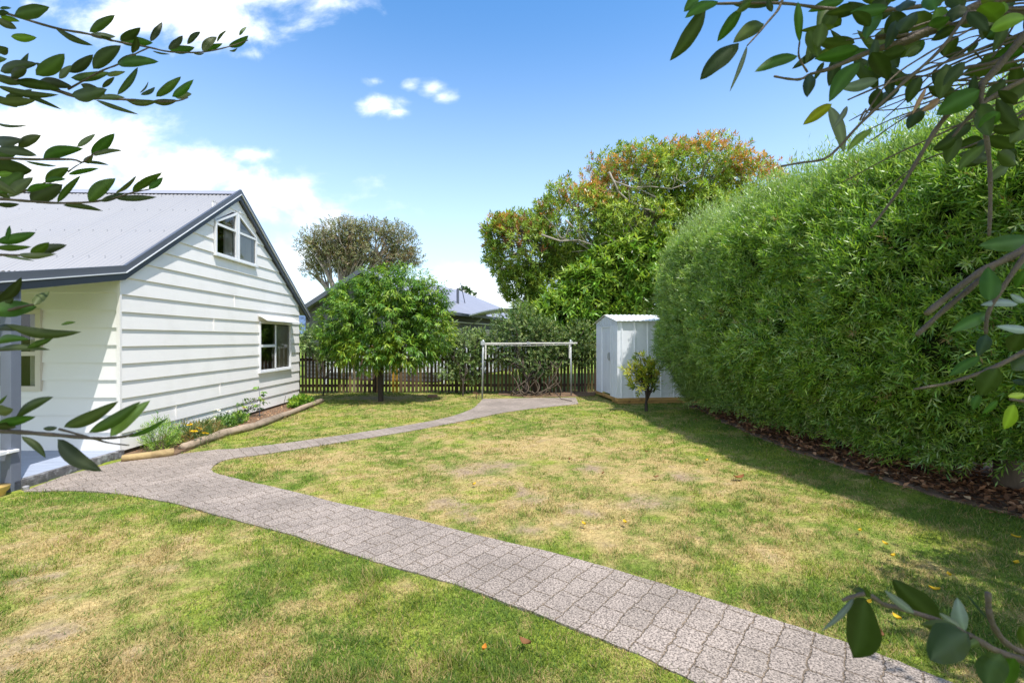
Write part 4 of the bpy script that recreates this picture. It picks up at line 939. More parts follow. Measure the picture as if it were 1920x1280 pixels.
# solid twig-coloured core added to block light and darken the hedge inside
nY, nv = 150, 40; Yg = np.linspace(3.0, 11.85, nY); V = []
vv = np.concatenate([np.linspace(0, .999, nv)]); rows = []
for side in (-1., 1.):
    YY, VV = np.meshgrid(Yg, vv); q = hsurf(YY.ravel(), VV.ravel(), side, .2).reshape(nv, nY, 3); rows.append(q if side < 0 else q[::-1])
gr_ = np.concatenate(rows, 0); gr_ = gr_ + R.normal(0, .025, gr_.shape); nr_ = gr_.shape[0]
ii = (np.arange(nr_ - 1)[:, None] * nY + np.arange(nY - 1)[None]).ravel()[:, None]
np_mesh('dark_core', gr_.reshape(-1, 3), ii + [0, 1, nY + 1, nY], M['core'], he, None, False, wparent=hw)
for Yt in (5.25, 6.4, 7.6, 8.7, 9.8, 10.8):
    x0 = float(hx(Yt)) - (.0 if Yt > 6 else -.02); r0 = .13 if Yt < 6 else .06
    mb = MB(); q = np.array([x0, Yt, 0]) - np.array(hw)
    mb.tube([q + [0, 0, -.02], q + [.01, 0, .15], q + [0, .02, .5], q + [.03, .05, 1.6]], [r0 * 1.2, r0, r0 * .9, r0 * .7], 12); mb.build('trunk', M['bark'], he, smooth=True)
# leaf litter on the hedge bed
n = 9000; Yl = 2.8 + 8.9 * R.random(n) ** 1.2; Xl = np.interp(Yl, [2.2, 3.2, 4.2, 4.9, 5.7, 6.94, 8.3, 9.6, 10.9, 11.8], [5.1, 4.95, 4.75, 4.5, 4.32, 4.18, 4.12, 4.22, 4.35, 4.3]) + np.abs(R.normal(0, 1.0, n)) + R.normal(.08, .1, n)
th = R.random(n) * 6.28; dl = np.stack([np.cos(th), np.sin(th), R.normal(.1, .3, n)], 1); nl_ = np.stack([R.normal(0, .45, n), R.normal(0, .45, n), np.ones(n)], 1)
pal = np.array([lin(150, 106, 74), lin(112, 78, 56), lin(176, 130, 96), lin(84, 60, 46), lin(190, 156, 120)]); cl_ = pal[R.choice(5, n, p=[.3, .3, .15, .2, .05])] * (1 + R.normal(0, .15, (n, 1)))
o = leaves('leaf_litter', np.stack([Xl, Yl, .024 + .03 * R.random(n)], 1), dl, nl_, .05 + .06 * R.random(n), .028 + .03 * R.random(n), np.clip(cl_, .01, 1), M['litter'], fold=.5); tag(o, kind='stuff')
n = 500; yy_ = 6.9 + 5.9 * R.random(n); xx_ = -5.45 + .5 * R.random(n) - .02 * (yy_ - 6.9); th = R.random(n) * 6.28
o = leaves('bed_litter', np.stack([xx_, yy_, .034 + .01 * R.random(n)], 1), np.stack([np.cos(th), np.sin(th), R.normal(.1, .3, n)], 1), np.stack([R.normal(0, .4, n), R.normal(0, .4, n), np.ones(n)], 1), .02 + .05 * R.random(n), .012 + .014 * R.random(n), pal[R.choice(5, n)] * 1.2, M['litter'], fold=.4); tag(o, kind='stuff')
# individual fallen leaves on the lawn
def fallen(px, py, L, colr, label, group, ang):
    q = G(px, py); mb = MB(); ca, sa = math.cos(ang), math.sin(ang); n = 7; V = []
    for i in range(n):
        t = i / (n - 1); w_ = .30 * L * math.sin(PI * t) ** .8; z = .035 + .02 * L / .1 * (t - .5) ** 2 * 4
        for s_, zz in ((-1, .012), (0, 0), (1, .012)):
            u_, v_ = (t - .5) * L, s_ * w_; V.append((q[0] + u_ * ca - v_ * sa, q[1] + u_ * sa + v_ * ca, z + zz))
    Fs = [(i * 3 + k, i * 3 + 3 + k, i * 3 + 4 + k, i * 3 + 1 + k) for i in range(n - 1) for k in (0, 1)]
    o = mb.add(V, Fs, colr).build('fallen_leaf', M['litter'], smooth=True, col=True); tag(o, label, 'leaf', group); return o
for i, (px, py) in enumerate([(1612, 1003), (1660, 1028), (1674, 1051), (1905, 1015), (1905, 1065), (1780, 1088), (1752, 1115), (1628, 1141), (1682, 1170), (889, 914), (886, 797), (1095, 990), (1172, 987), (1325, 868)]):
    fallen(px, py, random.uniform(.045, .065), lin(206, 170, 44), 'yellow leaf fallen on the lawn', 'yellow leaves fallen on the lawn', random.uniform(0, 6))
for i, (px, py) in enumerate([(1068, 866), (1212, 851), (1130, 893), (1230, 900), (1305, 790), (1533, 855), (1400, 820), (985, 1218), (1650, 1203)]):
    fallen(px, py, random.uniform(.05, .08), lin(126, 88, 56), 'small brown leaf fallen on the lawn', 'brown leaves fallen on the lawn', random.uniform(0, 6))
fallen(1385, 901, .15, lin(138, 90, 54), 'largest curled brown leaf lying on the dry patch of lawn', None, .3)
fallen(908, 1229, .045, lin(190, 124, 44), 'orange leaf lying on the near lawn close to the bottom edge of the photo', None, 1.3)

# ================================================================== near branches
class Near:
    def __init__(s): s.V = []; s.F = []; s.C = []; s.tw = []
    def leaf(s, b, t, wpx, d, d2=None, colr=None, roll=0., bend=.06):
        d2 = d + random.uniform(-.03, .03) if d2 is None else d2
        a = P(b[0], b[1], d); e = P(t[0], t[1], d2); ax = e - a; L = np.linalg.norm(ax); ax = ax / L
        view = nrm(((a + e) / 2 - np.array([0, 0, CAMZ]))[None])[0]
        sd = np.cross(ax, view); sd /= np.linalg.norm(sd); nn = np.cross(sd, ax)
        r_ = roll if roll else random.uniform(-.5, .5); sd, nn = sd * math.cos(r_) + nn * math.sin(r_), nn * math.cos(r_) - sd * math.sin(r_)
        W = wpx / F * d / 2; n = 10; base = len(s.V)
        g = colr or random.choice(s.pal); g = np.array(g) * random.uniform(.85, 1.15); mid = g * 1.35 + .012
        cb_ = random.uniform(-1, 1) * bend
        for i in range(n + 1):
            t_ = i / n; w_ = W * (math.sin(PI * t_ ** .85) ** .75 if 0 < t_ < 1 else 0); pk = a + ax * L * t_ - nn * L * bend * math.sin(PI * t_) + sd * L * cb_ * math.sin(PI * t_)
            for k, u_ in enumerate((-1, -.5, 0, .5, 1)):
                wav = W * .07 * math.sin(t_ * 14 + k * 2 + base) * abs(u_)
                s.V.append(pk + sd * w_ * u_ + nn * (abs(u_) * w_ * .28 + wav)); s.C.append(mid if k == 2 else (g * (1 + .06 * math.sin(t_ * 40)) if k in (1, 3) else g * .95))
        for i in range(n):
            for k in range(4): q = base + i * 5 + k; s.F.append((q, q + 5, q + 6, q + 1))
    def twig(s, pts, d, r0, r1=None, d1=None):
        r1 = r0 * .5 if r1 is None else r1; d1 = d if d1 is None else d1; n = len(pts)
        if n > 2:
            pts = smooth_px([tuple(p_) for p_ in pts], 4); n = len(pts)
        mb = MB(); s.tw.append(mb); mb.tube([P(p_[0], p_[1], d + (d1 - d) * i / (n - 1)) for i, p_ in enumerate(pts)], [(r0 + (r1 - r0) * i / (n - 1)) * (1 + .12 * math.sin(i * 1.9)) for i in range(n)], 7)
    def finish(s, e, wp, trunk):
        np_mesh('leaves', np.array(s.V), np.array(s.F), M['near_leaf'], e, np.array(s.C), True, wparent=wp)
        for n_, mb in [('twig', q_) for q_ in s.tw] + [('trunk', trunk)]:
            mb.v = [tuple(np.array(v) - np.array(wp)) for v in mb.v]; mb.build(n_, M['twig'], e, smooth=True)
NL = Near(); NL.pal = [lin(64, 74, 38), lin(56, 70, 32), lin(80, 86, 54), lin(66, 88, 30), lin(54, 62, 34)]
k1 = 1 / 2.9766
def conv(lst, ox, oy, k, d, N_, dj=.05, rolls=None):
    for it in lst:
        (bx, by, tx, ty, w_) = it[:5]; colr = it[5] if len(it) > 5 else None
        dd = d + random.uniform(-dj, dj)
        N_.leaf((ox + bx * k, oy + by * k), (ox + tx * k, oy + ty * k), w_ * k * random.uniform(.8, 1.02), dd, None, colr)
LG = lin(104, 134, 38); GR = lin(112, 120, 102); MG = lin(60, 94, 28)
A1 = [(80, 85, 275, 40, 80), (310, 160, 520, 255, 45), (500, 180, 643, 85, 50), (500, 195, 645, 205, 35, GR), (560, 200, 640, 235, 20), (670, 225, 785, 155, 45), (670, 235, 855, 240, 50, MG), (840, 232, 905, 125, 35), (740, 300, 760, 200, 40), (850, 285, 950, 303, 12), (940, 275, 1020, 200, 45), (940, 275, 1087, 265, 42, MG), (1045, 248, 1120, 178, 35), (1130, 285, 1210, 205, 45), (1130, 285, 1243, 243, 35, MG), (1210, 235, 1265, 170, 16), (1275, 262, 1387, 200, 42, MG), (1335, 200, 1377, 150, 20), (1280, 285, 1325, 268, 12), (1080, 300, 1140, 298, 10), (60, 205, 205, 210, 45, LG), (0, 50, 65, 45, 20), (0, 90, 110, 120, 40, LG), (-20, 110, 95, 160, 50), (-10, 80, 50, 70, 30)]
A2 = [(-30, 285, 45, 270, 60), (-30, 350, 40, 330, 34), (65, 390, 160, 295, 30), (0, 400, 210, 355, 70), (200, 420, 360, 300, 90), (330, 440, 400, 365, 40, GR), (385, 405, 520, 305, 50), (520, 385, 675, 255, 75), (395, 435, 620, 405, 60), (600, 425, 700, 400, 35, GR), (655, 360, 760, 300, 50), (655, 360, 885, 345, 60, MG), (655, 530, 770, 375, 35), (570, 490, 640, 430, 30), (400, 530, 600, 500, 75), (80, 460, 340, 500, 70), (220, 450, 410, 490, 50), (-20, 480, 330, 530, 50), (-20, 570, 200, 560, 60), (100, 515, 345, 612, 28), (535, 560, 775, 640, 25), (780, 520, 828, 455, 10), (785, 530, 865, 487, 25), (870, 540, 1010, 428, 50), (960, 540, 1080, 445, 50, MG), (980, 545, 1070, 525, 40, GR), (550, 550, 700, 545, 35, GR), (700, 560, 880, 565, 40), (850, 570, 990, 560, 35), (-30, 685, 160, 700, 20), (-40, 430, 120, 470, 60), (150, 380, 60, 440, 50), (300, 420, 200, 350, 50), (450, 470, 590, 530, 50), (30, 540, 180, 500, 45), (-40, 540, 100, 600, 40)]
A3 = [(-30, 780, 130, 780, 70), (100, 820, 230, 755, 55), (-20, 830, 210, 870, 60), (-60, 930, 180, 950, 110), (240, 890, 465, 830, 65, MG), (430, 820, 533, 748, 35, GR), (510, 865, 640, 745, 55, MG), (520, 870, 683, 840, 35), (465, 905, 520, 865, 40), (470, 905, 610, 922, 20), (140, 900, 320, 928, 20), (380, 975, 553, 940, 35, MG), (-30, 975, 70, 965, 35, LG), (255, 1020, 385, 935, 55), (250, 1010, 370, 1000, 35, MG), (0, 1080, 130, 960, 100), (170, 1125, 350, 1030, 90), (50, 1100, 185, 990, 60, GR), (150, 1070, 300, 1030, 40, MG), (320, 1130, 450, 980, 35), (495, 1125, 645, 995, 75), (645, 1080, 762, 980, 28), (740, 1070, 905, 962, 50), (830, 1055, 910, 990, 40, MG), (640, 1105, 875, 1100, 40), (560, 1125, 690, 1080, 35), (350, 1145, 575, 1178, 30), (-20, 1140, 110, 1140, 30), (-50, 870, 90, 860, 80), (-60, 1000, 100, 1090, 60), (-60, 1040, 60, 1110, 50)]
A4 = [(35, 330, 55, 245, 28, MG), (-20, 340, 200, 285, 60, MG), (-20, 375, 175, 365, 42), (170, 405, 275, 340, 55), (170, 405, 375, 355, 60), (100, 410, 315, 405, 36), (0, 410, 195, 445, 18, GR), (-20, 680, 120, 535, 65), (190, 690, 275, 615, 55), (-60, 725, 205, 700, 115, MG), (30, 800, 455, 840, 68), (340, 800, 425, 785, 18), (-20, 900, 165, 880, 50, MG), (150, 930, 297, 875, 45), (-20, 935, 280, 940, 42), (-40, 820, 120, 830, 50), (-60, 770, 80, 650, 50)]
A5 = [(-20, 175, 40, 120, 20), (90, 240, 298, 130, 65), (-20, 220, 75, 200, 72), (-20, 290, 200, 240, 62, MG), (355, 300, 660, 155, 75), (495, 330, 785, 155, 80), (615, 350, 840, 150, 75, lin(120, 138, 92)), (715, 355, 940, 245, 32, MG), (320, 365, 570, 545, 95), (120, 350, 255, 470, 45), (240, 310, 320, 300, 32), (-30, 300, 90, 300, 50)]
conv(A1, 0, 0, k1, .86, NL); conv(A2, 0, 0, k1, .80, NL, .06); conv(A3, 0, 0, k1, .78, NL, .05); conv(A4, 0, 340, k1, .58, NL, .03); conv(A5, 0, 700, k1, .46, NL, .02)
def tw(N_, pts, ox, oy, k, d, r0, r1=None): N_.twig([(ox + x * k, oy + y * k) for x, y in pts], d, r0, r1)
tw(NL, [(-200, 10), (0, 65), (300, 155), (490, 190), (640, 230), (830, 265), (950, 290), (1130, 292), (1275, 262), (1385, 225)], 0, 0, k1, .86, .0024, .0008)
tw(NL, [(-200, 420), (0, 430), (100, 450), (300, 500), (450, 545), (600, 550), (760, 560), (960, 568), (1050, 545)], 0, 0, k1, .80, .0045, .0009)
tw(NL, [(380, 500), (560, 400), (660, 360), (760, 300), (830, 268)], 0, 0, k1, .81, .0016, .001)
tw(NL, [(-200, 900), (0, 885), (200, 890), (400, 890), (465, 905), (540, 850), (660, 842)], 0, 0, k1, .78, .0026, .0009)
tw(NL, [(380, 960), (420, 930), (465, 905)], 0, 0, k1, .78, .0012); tw(NL, [(130, 1070), (250, 1020), (320, 970)], 0, 0, k1, .78, .0014)
tw(NL, [(-200, 1100), (0, 1110), (150, 1122), (320, 1133), (500, 1128), (640, 1105), (740, 1075), (840, 1055)], 0, 0, k1, .78, .0026, .0009)
tw(NL, [(-200, 420), (0, 410), (100, 412), (200, 405), (300, 395)], 0, 340, k1, .58, .0018, .0008)
tw(NL, [(-200, 760), (0, 730), (120, 700), (220, 680)], 0, 340, k1, .58, .003, .001); tw(NL, [(-200, 930), (0, 940), (150, 935)], 0, 340, k1, .58, .002, .001)
tw(NL, [(-200, 300), (0, 320), (150, 330), (330, 345), (500, 360), (610, 360), (700, 350), (740, 335)], 0, 700, k1, .46, .0026, .0009)
tw(NL, [(330, 310), (460, 345), (600, 385), (720, 400)], 0, 700, k1, .46, .0012, .0006)
le = empty('olive_tree', (-2.4, .9, 0), 'narrow-leaved grey-green tree reaching in from the left edge over the cottage', 'tree'); wp = (-2.4, .9, 0)
tr_ = MB(); tr_.tube([(-2.4, .9, 0), (-2.35, .92, .8), (-2.3, .9, 1.6), (-2.35, .95, 2.6), (-2.5, 1., 3.6)], [.11, .09, .075, .05, .02], 10)
for z0, (px, py, dd) in ((1.1, (-67, 800, .46)), (1.3, (-67, 590, .58)), (1.3, (-67, 480, .58)), (1.6, (-67, 370, .78)), (1.6, (-67, 300, .78)), (1.8, (-67, 141, .8)), (2.0, (-67, 3, .86)), (1.35, (-67, 652, .58))):
    q = P(px, py, dd); tr_.tube([(-2.33, .92, z0), (-1.7, .8, (z0 + q[2]) / 2 + .05), (-1.1, (q[1] + .8) / 2, q[2] + .04), tuple(q)], [.03, .018, .008, .003], 7)
cr_ = [(-.65, .3, 3.2, .8, .5, .4), (-1.0, .1, 3.1, .7, .5, .45), (-1.6, .4, 3.1, .7, .5, .5), (-.5, .0, 3.3, .4, .4, .35)]  # unseen overhead clumps added to the tree to shade the near leaves
c_, o_ = blobs(cr_, 900, .8, .2); p, d, nn, L, W, idx, t = shoots(c_, o_ + [0, 0, .3], 9, .18, .07, .026, 1.)
leaves('crown', p, d, nn, L, W, palette(idx, len(c_), NL.pal, .12), M['near_leaf'], le, wp)
limbs(tr_, (-2.4, .95, 2.6), .05, c_[R.choice(len(c_), 20)], split=.3, groups=4)
NL.finish(le, wp, tr_)

NR = Near(); NR.pal = [lin(56, 72, 26), lin(46, 62, 24), lin(68, 86, 30), lin(74, 90, 36), lin(50, 66, 24)]
k7 = 1 / 2.6667; BRN = lin(150, 116, 98); YL = lin(136, 136, 36); PALE = lin(126, 138, 140)
B1 = [(330, 40, 150, 305, 100), (390, 10, 225, 90, 70, MG), (510, 45, 385, 210, 60, MG), (620, 120, 465, 215, 84), (495, 215, 300, 400, 100), (535, 230, 448, 460, 26, GR), (790, 10, 798, 215, 52, MG), (790, 280, 572, 362, 58, MG), (700, 0, 465, 25, 60), (1020, 5, 840, 60, 60, MG), (1240, 40, 1050, 60, 70, MG), (1075, 215, 880, 205, 80), (1100, 240, 875, 295, 85, MG), (1150, 250, 960, 300, 60, MG), (845, 370, 835, 488, 55), (920, 310, 870, 405, 34), (960, 520, 815, 625, 62, YL), (1100, 310, 945, 510, 90, MG), (945, 530, 1020, 765, 60, GR), (1035, 530, 960, 650, 30, GR), (1160, 645, 1037, 755, 45, lin(104, 124, 52)), (1190, 440, 1180, 550, 80), (1200, 60, 1130, 200, 70, MG), (1190, 400, 1000, 440, 60, PALE), (1180, 100, 1110, 170, 60), (1690, 205, 1640, 280, 38), (1530, 320, 1500, 495, 85), (1430, 440, 1360, 575, 24, BRN), (1500, 500, 1410, 555, 45, BRN), (1880, 320, 1605, 375, 95), (1700, 450, 1480, 575, 115, MG), (1920, 250, 1760, 290, 90, MG), (1720, 725, 1590, 850, 62), (1700, 520, 1750, 680, 95), (1820, 430, 1870, 600, 35), (1760, 640, 1900, 650, 55), (1790, 760, 1880, 830, 85), (1930, 600, 1850, 715, 90), (1960, 1190, 1690, 1230, 95, MG), (1160, 260, 1240, 400, 90), (1260, 60, 1330, 200, 110), (1380, 60, 1440, 190, 110), (1480, 40, 1540, 150, 90, LG), (1300, 160, 1380, 60, 80), (1600, 20, 1560, 110, 80), (1700, 30, 1800, 110, 90, LG), (1750, 150, 1930, 90, 80, LG), (1420, 200, 1340, 290, 70, MG), (1640, 60, 1740, 160, 60), (1440, 130, 1550, 90, 70, MG), (1230, 230, 1290, 340, 80), (1150, 130, 1060, 60, 60), (1850, 120, 1730, 190, 60, MG), (1800, 560, 1690, 640, 70, MG), (1880, 520, 1790, 450, 60), (560, 0, 480, 60, 50), (300, -20, 220, 60, 60, MG), (660, 60, 640, -10, 40), (1340, 0, 1300, 60, 80), (1420, -10, 1480, 50, 80, MG), (1230, 0, 1170, 70, 80), (1530, -20, 1620, 40, 80), (1780, 0, 1700, -40, 80), (1820, 10, 1760, 90, 80, LG), (1330, 250, 1200, 280, 70), (1250, 320, 1120, 330, 60, MG)]
conv(B1, 1200, 0, k7, .72, NR, .08)
B8 = [(1740, 280, 1550, 380, 62, MG), (1745, 225, 1740, 55, 95, MG), (1890, 240, 1700, 245, 42, PALE), (1950, 370, 1780, 350, 50, PALE), (1730, 390, 1690, 500, 55), (1700, 500, 1545, 600, 62, MG), (1790, 560, 1700, 700, 105), (1870, 740, 1820, 865, 70, lin(140, 166, 44)), (1790, 720, 1710, 790, 32, MG), (1700, 690, 1665, 770, 42, MG), (1930, 70, 1880, 160, 62, MG), (1910, 390, 1850, 480, 95), (1940, 500, 1860, 570, 80), (1930, 230, 1850, 190, 40, PALE), (1870, 60, 1930, 20, 60, MG), (1840, 700, 1930, 690, 36, lin(150, 166, 60)), (1930, 640, 1860, 620, 40)]
conv(B8, 1200, 480, k7, .55, NR, .04)
rn = random.Random(3)
for k in range(75):
    u_ = rn.random(); px_ = 1470 + 470 * u_ ** .7; py_ = rn.uniform(-30, 60 + 330 * ((px_ - 1470) / 470) ** 1.2)
    a_ = rn.gauss(2.6, .8); ln = rn.uniform(35, 75)
    NR.leaf((px_, py_), (px_ + ln * math.cos(a_), py_ + ln * math.sin(a_)), rn.uniform(14, 28), rn.uniform(.68, .98), None, None)
for k in range(26):
    y0 = rn.uniform(-20, 200); x1 = rn.uniform(1580, 1820); y1 = y0 + (1940 - x1) * rn.uniform(.1, .7)
    NR.twig([(1960, y0), (1960 * .6 + x1 * .4, y0 * .6 + y1 * .4 + rn.uniform(-26, 26)), (1960 * .25 + x1 * .75, y0 * .25 + y1 * .75 + rn.uniform(-22, 22)), (x1, y1)], rn.uniform(.72, .95), .0022, .0008)
k9 = .25
B9 = [(720, 640, 640, 1090, 250), (650, 630, 400, 890, 48, GR), (740, 610, 630, 580, 60), (750, 640, 720, 550, 45), (1270, 820, 930, 500, 200), (1100, 760, 870, 580, 70, GR), (1480, 905, 1140, 840, 110), (1500, 910, 1210, 1110, 250), (1450, 860, 1280, 750, 60, GR), (1480, 890, 1420, 640, 110, PALE), (1750, 1060, 1650, 1330, 200), (1620, 960, 1480, 1010, 70), (1930, 1010, 1900, 850, 90), (1700, 850, 1480, 600, 24), (1850, 1090, 1800, 1300, 120, MG)]
conv(B9, 1440, 960, k9, .40, NR, .02)
tw(NR, [(1990, 100), (1920, 180), (1740, 390), (1600, 510), (1500, 620), (1400, 780), (1290, 960), (1155, 1140)], 1200, 0, k7, .72, .0062, .0016)
tw(NR, [(1990, -40), (1720, 20), (1480, 130), (1330, 200), (1150, 260), (960, 340), (850, 372)], 1200, 0, k7, .74, .0085, .002)
tw(NR, [(1990, 60), (1700, 90), (1500, 150), (1300, 230), (1180, 290)], 1200, 0, k7, .77, .006, .002)
tw(NR, [(670, 382), (740, 395), (800, 397), (850, 372)], 1200, 0, k7, .74, .0016, .0022)
tw(NR, [(838, 362), (795, 285), (798, 210)], 1200, 0, k7, .74, .0016, .0012); tw(NR, [(715, -10), (690, 50), (640, 110), (590, 170), (535, 230)], 1200, 0, k7, .72, .0022, .001)
tw(NR, [(380, 20), (700, 17), (900, 40), (1080, 50), (1250, 50), (1500, 20)], 1200, 0, k7, .73, .0018, .0032)
tw(NR, [(1640, 60), (1500, 250), (1300, 430), (1100, 620), (1000, 730), (920, 795), (800, 815), (705, 832)], 1200, 0, k7, .70, .0026, .0014)
tw(NR, [(1990, 370), (1840, 440), (1740, 500), (1640, 590), (1560, 690)], 1200, 0, k7, .72, .004, .002)
tw(NR, [(1710, 420), (1705, 560), (1740, 740), (1752, 960), (1745, 1180)], 1200, 0, k7, .70, .0036, .0022)
tw(NR, [(1960, 120), (1800, 300), (1600, 350), (1480, 470), (1390, 500)], 1200, 0, k7, .76, .004, .0014)
tw(NR, [(1960, 150), (1750, 230), (1560, 300), (1400, 360), (1180, 440), (1040, 500)], 1200, 0, k7, .76, .003, .0012)
tw(NR, [(1700, 200), (1500, 330), (1360, 470), (1215, 600)], 1200, 0, k7, .78, .0018, .0008); tw(NR, [(1920, 40), (1750, 300), (1640, 250), (1420, 330), (1300, 420)], 1200, 0, k7, .79, .0016, .001)
tw(NR, [(1700, 120), (1560, 200), (1420, 280), (1250, 400), (1110, 600)], 1200, 0, k7, .74, .0016, .0012); tw(NR, [(1180, 190), (1400, 160), (1600, 30)], 1200, 0, k7, .74, .003, .003)
tw(NR, [(1120, 560), (1100, 600), (1130, 545)], 1200, 0, k7, .74, .0016, .0012)
tw(NR, [(1960, -60), (1860, 0), (1700, 80), (1540, 200), (1430, 290)], 1200, 480, k7, .56, .0046, .0032)
tw(NR, [(1760, 60), (1640, 170), (1520, 270), (1385, 395)], 1200, 480, k7, .57, .0036, .0026)
tw(NR, [(1930, -10), (1800, 180), (1740, 290), (1730, 390)], 1200, 480, k7, .55, .003, .0018)
tw(NR, [(1990, 450), (1920, 480), (1760, 560), (1560, 630), (1370, 665)], 1200, 480, k7, .55, .0034, .0012)
tw(NR, [(1990, 735), (1920, 725), (1850, 715)], 1200, 480, k7, .55, .0026, .0014)
tw(NR, [(2100, 1180), (1920, 1110), (1720, 1040), (1560, 950), (1470, 905), (1300, 820), (1000, 720), (870, 690), (750, 615), (640, 630), (560, 660)], 1440, 960, k9, .40, .0032, .0014)
tw(NR, [(1650, 600), (1660, 760), (1720, 900), (1830, 1010), (1990, 1080)], 1440, 960, k9, .41, .0022, .0026)
re_ = empty('camellia_tree', (2.9, .6, 0), 'oval-leaved tree with brown twigs reaching in from the right edge in front of the hedge', 'tree'); wp = (2.9, .6, 0)
tr_ = MB(); tr_.tube([(2.9, .6, 0), (2.85, .65, 1.), (2.9, .6, 2.), (3., .7, 3.)], [.13, .11, .085, .05], 10)
for z0, (px, py, dd) in ((1.2, (1965, 1255, .4)), (1.4, (1946, 650, .55)), (1.5, (1946, 755, .55)), (1.6, (1935, 458, .56)), (1.8, (1946, 138, .72)), (2.0, (1946, 37, .72)), (2.1, (1946, -15, .74)), (2.1, (1946, 22, .77)), (1.25, (1965, 1230, .41))):
    q = P(px, py, dd); tr_.tube([(2.87, .63, z0), (2., .6, (z0 + q[2]) / 2 + .08), (1.2, (q[1] + .6) / 2, q[2] + .03), tuple(q)], [.045, .022, .011, .005], 7)
# unseen rest of crown, shading the lawn; overhead clumps added to shade leaves
cr_ = [(.85, -.25, 3.3, .7, .5, .4), (1.1, .15, 3.3, .9, .55, .5), (1.7, .3, 3.3, .8, .6, .5), (.5, -.1, 3.4, .6, .5, .4), (4.35, 2.1, 3.2, .85, .65, .5), (3.7, 1.65, 3.35, .55, .5, .45), (4.1, 1.0, 3.5, .9, .7, .6), (3.3, .7, 3.6, .6, .6, .4), (4.9, 2.6, 3.2, .6, .5, .5)]
c_, o_ = blobs(cr_, 1500, .8, .2); p, d, nn, L, W, idx, t = shoots(c_, o_ + [0, 0, .3], 9, .2, .085, .045, 1.)
leaves('crown', p, d, nn, L, W, palette(idx, len(c_), NR.pal, .12), M['near_leaf'], re_, wp)
limbs(tr_, (3.0, .7, 2.4), .06, c_[R.choice(len(c_), 24)], split=.3, groups=4)
NR.finish(re_, wp, tr_)

# ================================================================== sky, sun, camera
SUNV = Vector((.255, -.30, .92)).normalized()
el = math.asin(SUNV.z); az = math.atan2(SUNV.x, SUNV.y)
world = bpy.data.worlds.new('World'); sc.world = world; world.use_nodes = True; N, L = world.node_tree.nodes, world.node_tree.links
N.clear(); out = N.new('ShaderNodeOutputWorld')
sky = N.new('ShaderNodeTexSky'); sky.sky_type = 'NISHITA'; sky.sun_disc = False; sky.sun_elevation = el; sky.sun_rotation = az
sky.air_density = 1.0; sky.dust_density = .6; sky.ozone_density = 2.0
hs = N.new('ShaderNodeHueSaturation'); hs.inputs['Saturation'].default_value = 1.26; L.new(sky.outputs[0], hs.inputs['Color'])
tm = N.new('ShaderNodeMix'); tm.data_type = 'RGBA'; tm.blend_type = 'MULTIPLY'; tm.inputs[0].default_value = 1; tm.inputs[7].default_value = (1.0, 1.06, 1.04, 1); L.new(hs.outputs[0], tm.inputs[6])
bg = N.new('ShaderNodeBackground'); bg.inputs[1].default_value = .15; L.new(tm.outputs[2], bg.inputs[0])
tc = N.new('ShaderNodeTexCoord'); sx = N.new('ShaderNodeSeparateXYZ'); L.new(tc.outputs['Generated'], sx.inputs[0])
def mth(op, a, b=None, c=None, clamp=False):
    n = N.new('ShaderNodeMath'); n.operation = op; n.use_clamp = clamp
    for i, q in enumerate((a, b, c)):
        if q is None: continue
        if isinstance(q, (int, float)): n.inputs[i].default_value = q
        else: L.new(q, n.inputs[i])
    return n.outputs[0]
yy = mth('MAXIMUM', sx.outputs[1], .02); U = mth('DIVIDE', sx.outputs[0], yy); Vv = mth('DIVIDE', sx.outputs[2], yy)
nz1 = N.new('ShaderNodeTexNoise'); nz1.inputs['Scale'].default_value = 6.5; nz1.inputs['Detail'].default_value = 10; nz1.inputs['Roughness'].default_value = .58; nz1.inputs['Distortion'].default_value = .25
cmb = N.new('ShaderNodeCombineXYZ'); L.new(U, cmb.inputs[0]); L.new(mth('MULTIPLY', Vv, 1.5), cmb.inputs[1]); L.new(cmb.outputs[0], nz1.inputs[0])
clouds = [(60, 250, 150, 75, 1), (190, 270, 170, 85, 1), (300, 330, 200, 70, 1), (500, 360, 130, 62, 1), (110, 330, 260, 60, 1), (470, 290, 55, 22, .8), (600, 400, 110, 60, .55), (330, 20, 230, 60, 1), (480, -20, 220, 60, 1), (400, 60, 130, 55, .9), (455, 100, 60, 20, .6), (120, 60, 60, 30, .0),
          (720, 198, 60, 26, 1.0), (745, 210, 40, 16, .8), (702, 152, 34, 14, .6), (770, 160, 24, 12, .45), (808, 168, 26, 20, .6), (828, 182, 26, 14, .55), (560, 480, 130, 50, .45), (590, 555, 170, 40, .8), (860, 515, 110, 34, .95), (900, 550, 140, 40, .95), (780, 560, 150, 40, .9), (1000, 600, 900, 60, .5)]

dens = None
for (px, py, rx, ry, k) in clouds:
    if k == 0: continue
    a = mth('MULTIPLY', mth('SUBTRACT', U, (px - CX) / F), F / rx); b = mth('MULTIPLY', mth('SUBTRACT', Vv, (HY - py) / F), F / ry)
    e = mth('MULTIPLY', mth('SUBTRACT', 1.0, mth('SQRT', mth('ADD', mth('MULTIPLY', a, a), mth('MULTIPLY', b, b)))), k)
    dens = e if dens is None else mth('SMOOTH_MAX', dens, e, .18)
t_ = mth('ADD', dens, mth('MULTIPLY', mth('SUBTRACT', nz1.outputs[0], .5), 3.0))
mr = N.new('ShaderNodeMapRange'); mr.interpolation_type = 'SMOOTHSTEP'; mr.inputs[1].default_value = -.1; mr.inputs[2].default_value = .95; L.new(t_, mr.inputs[0])
back = mth('GREATER_THAN', sx.outputs[1], .02)
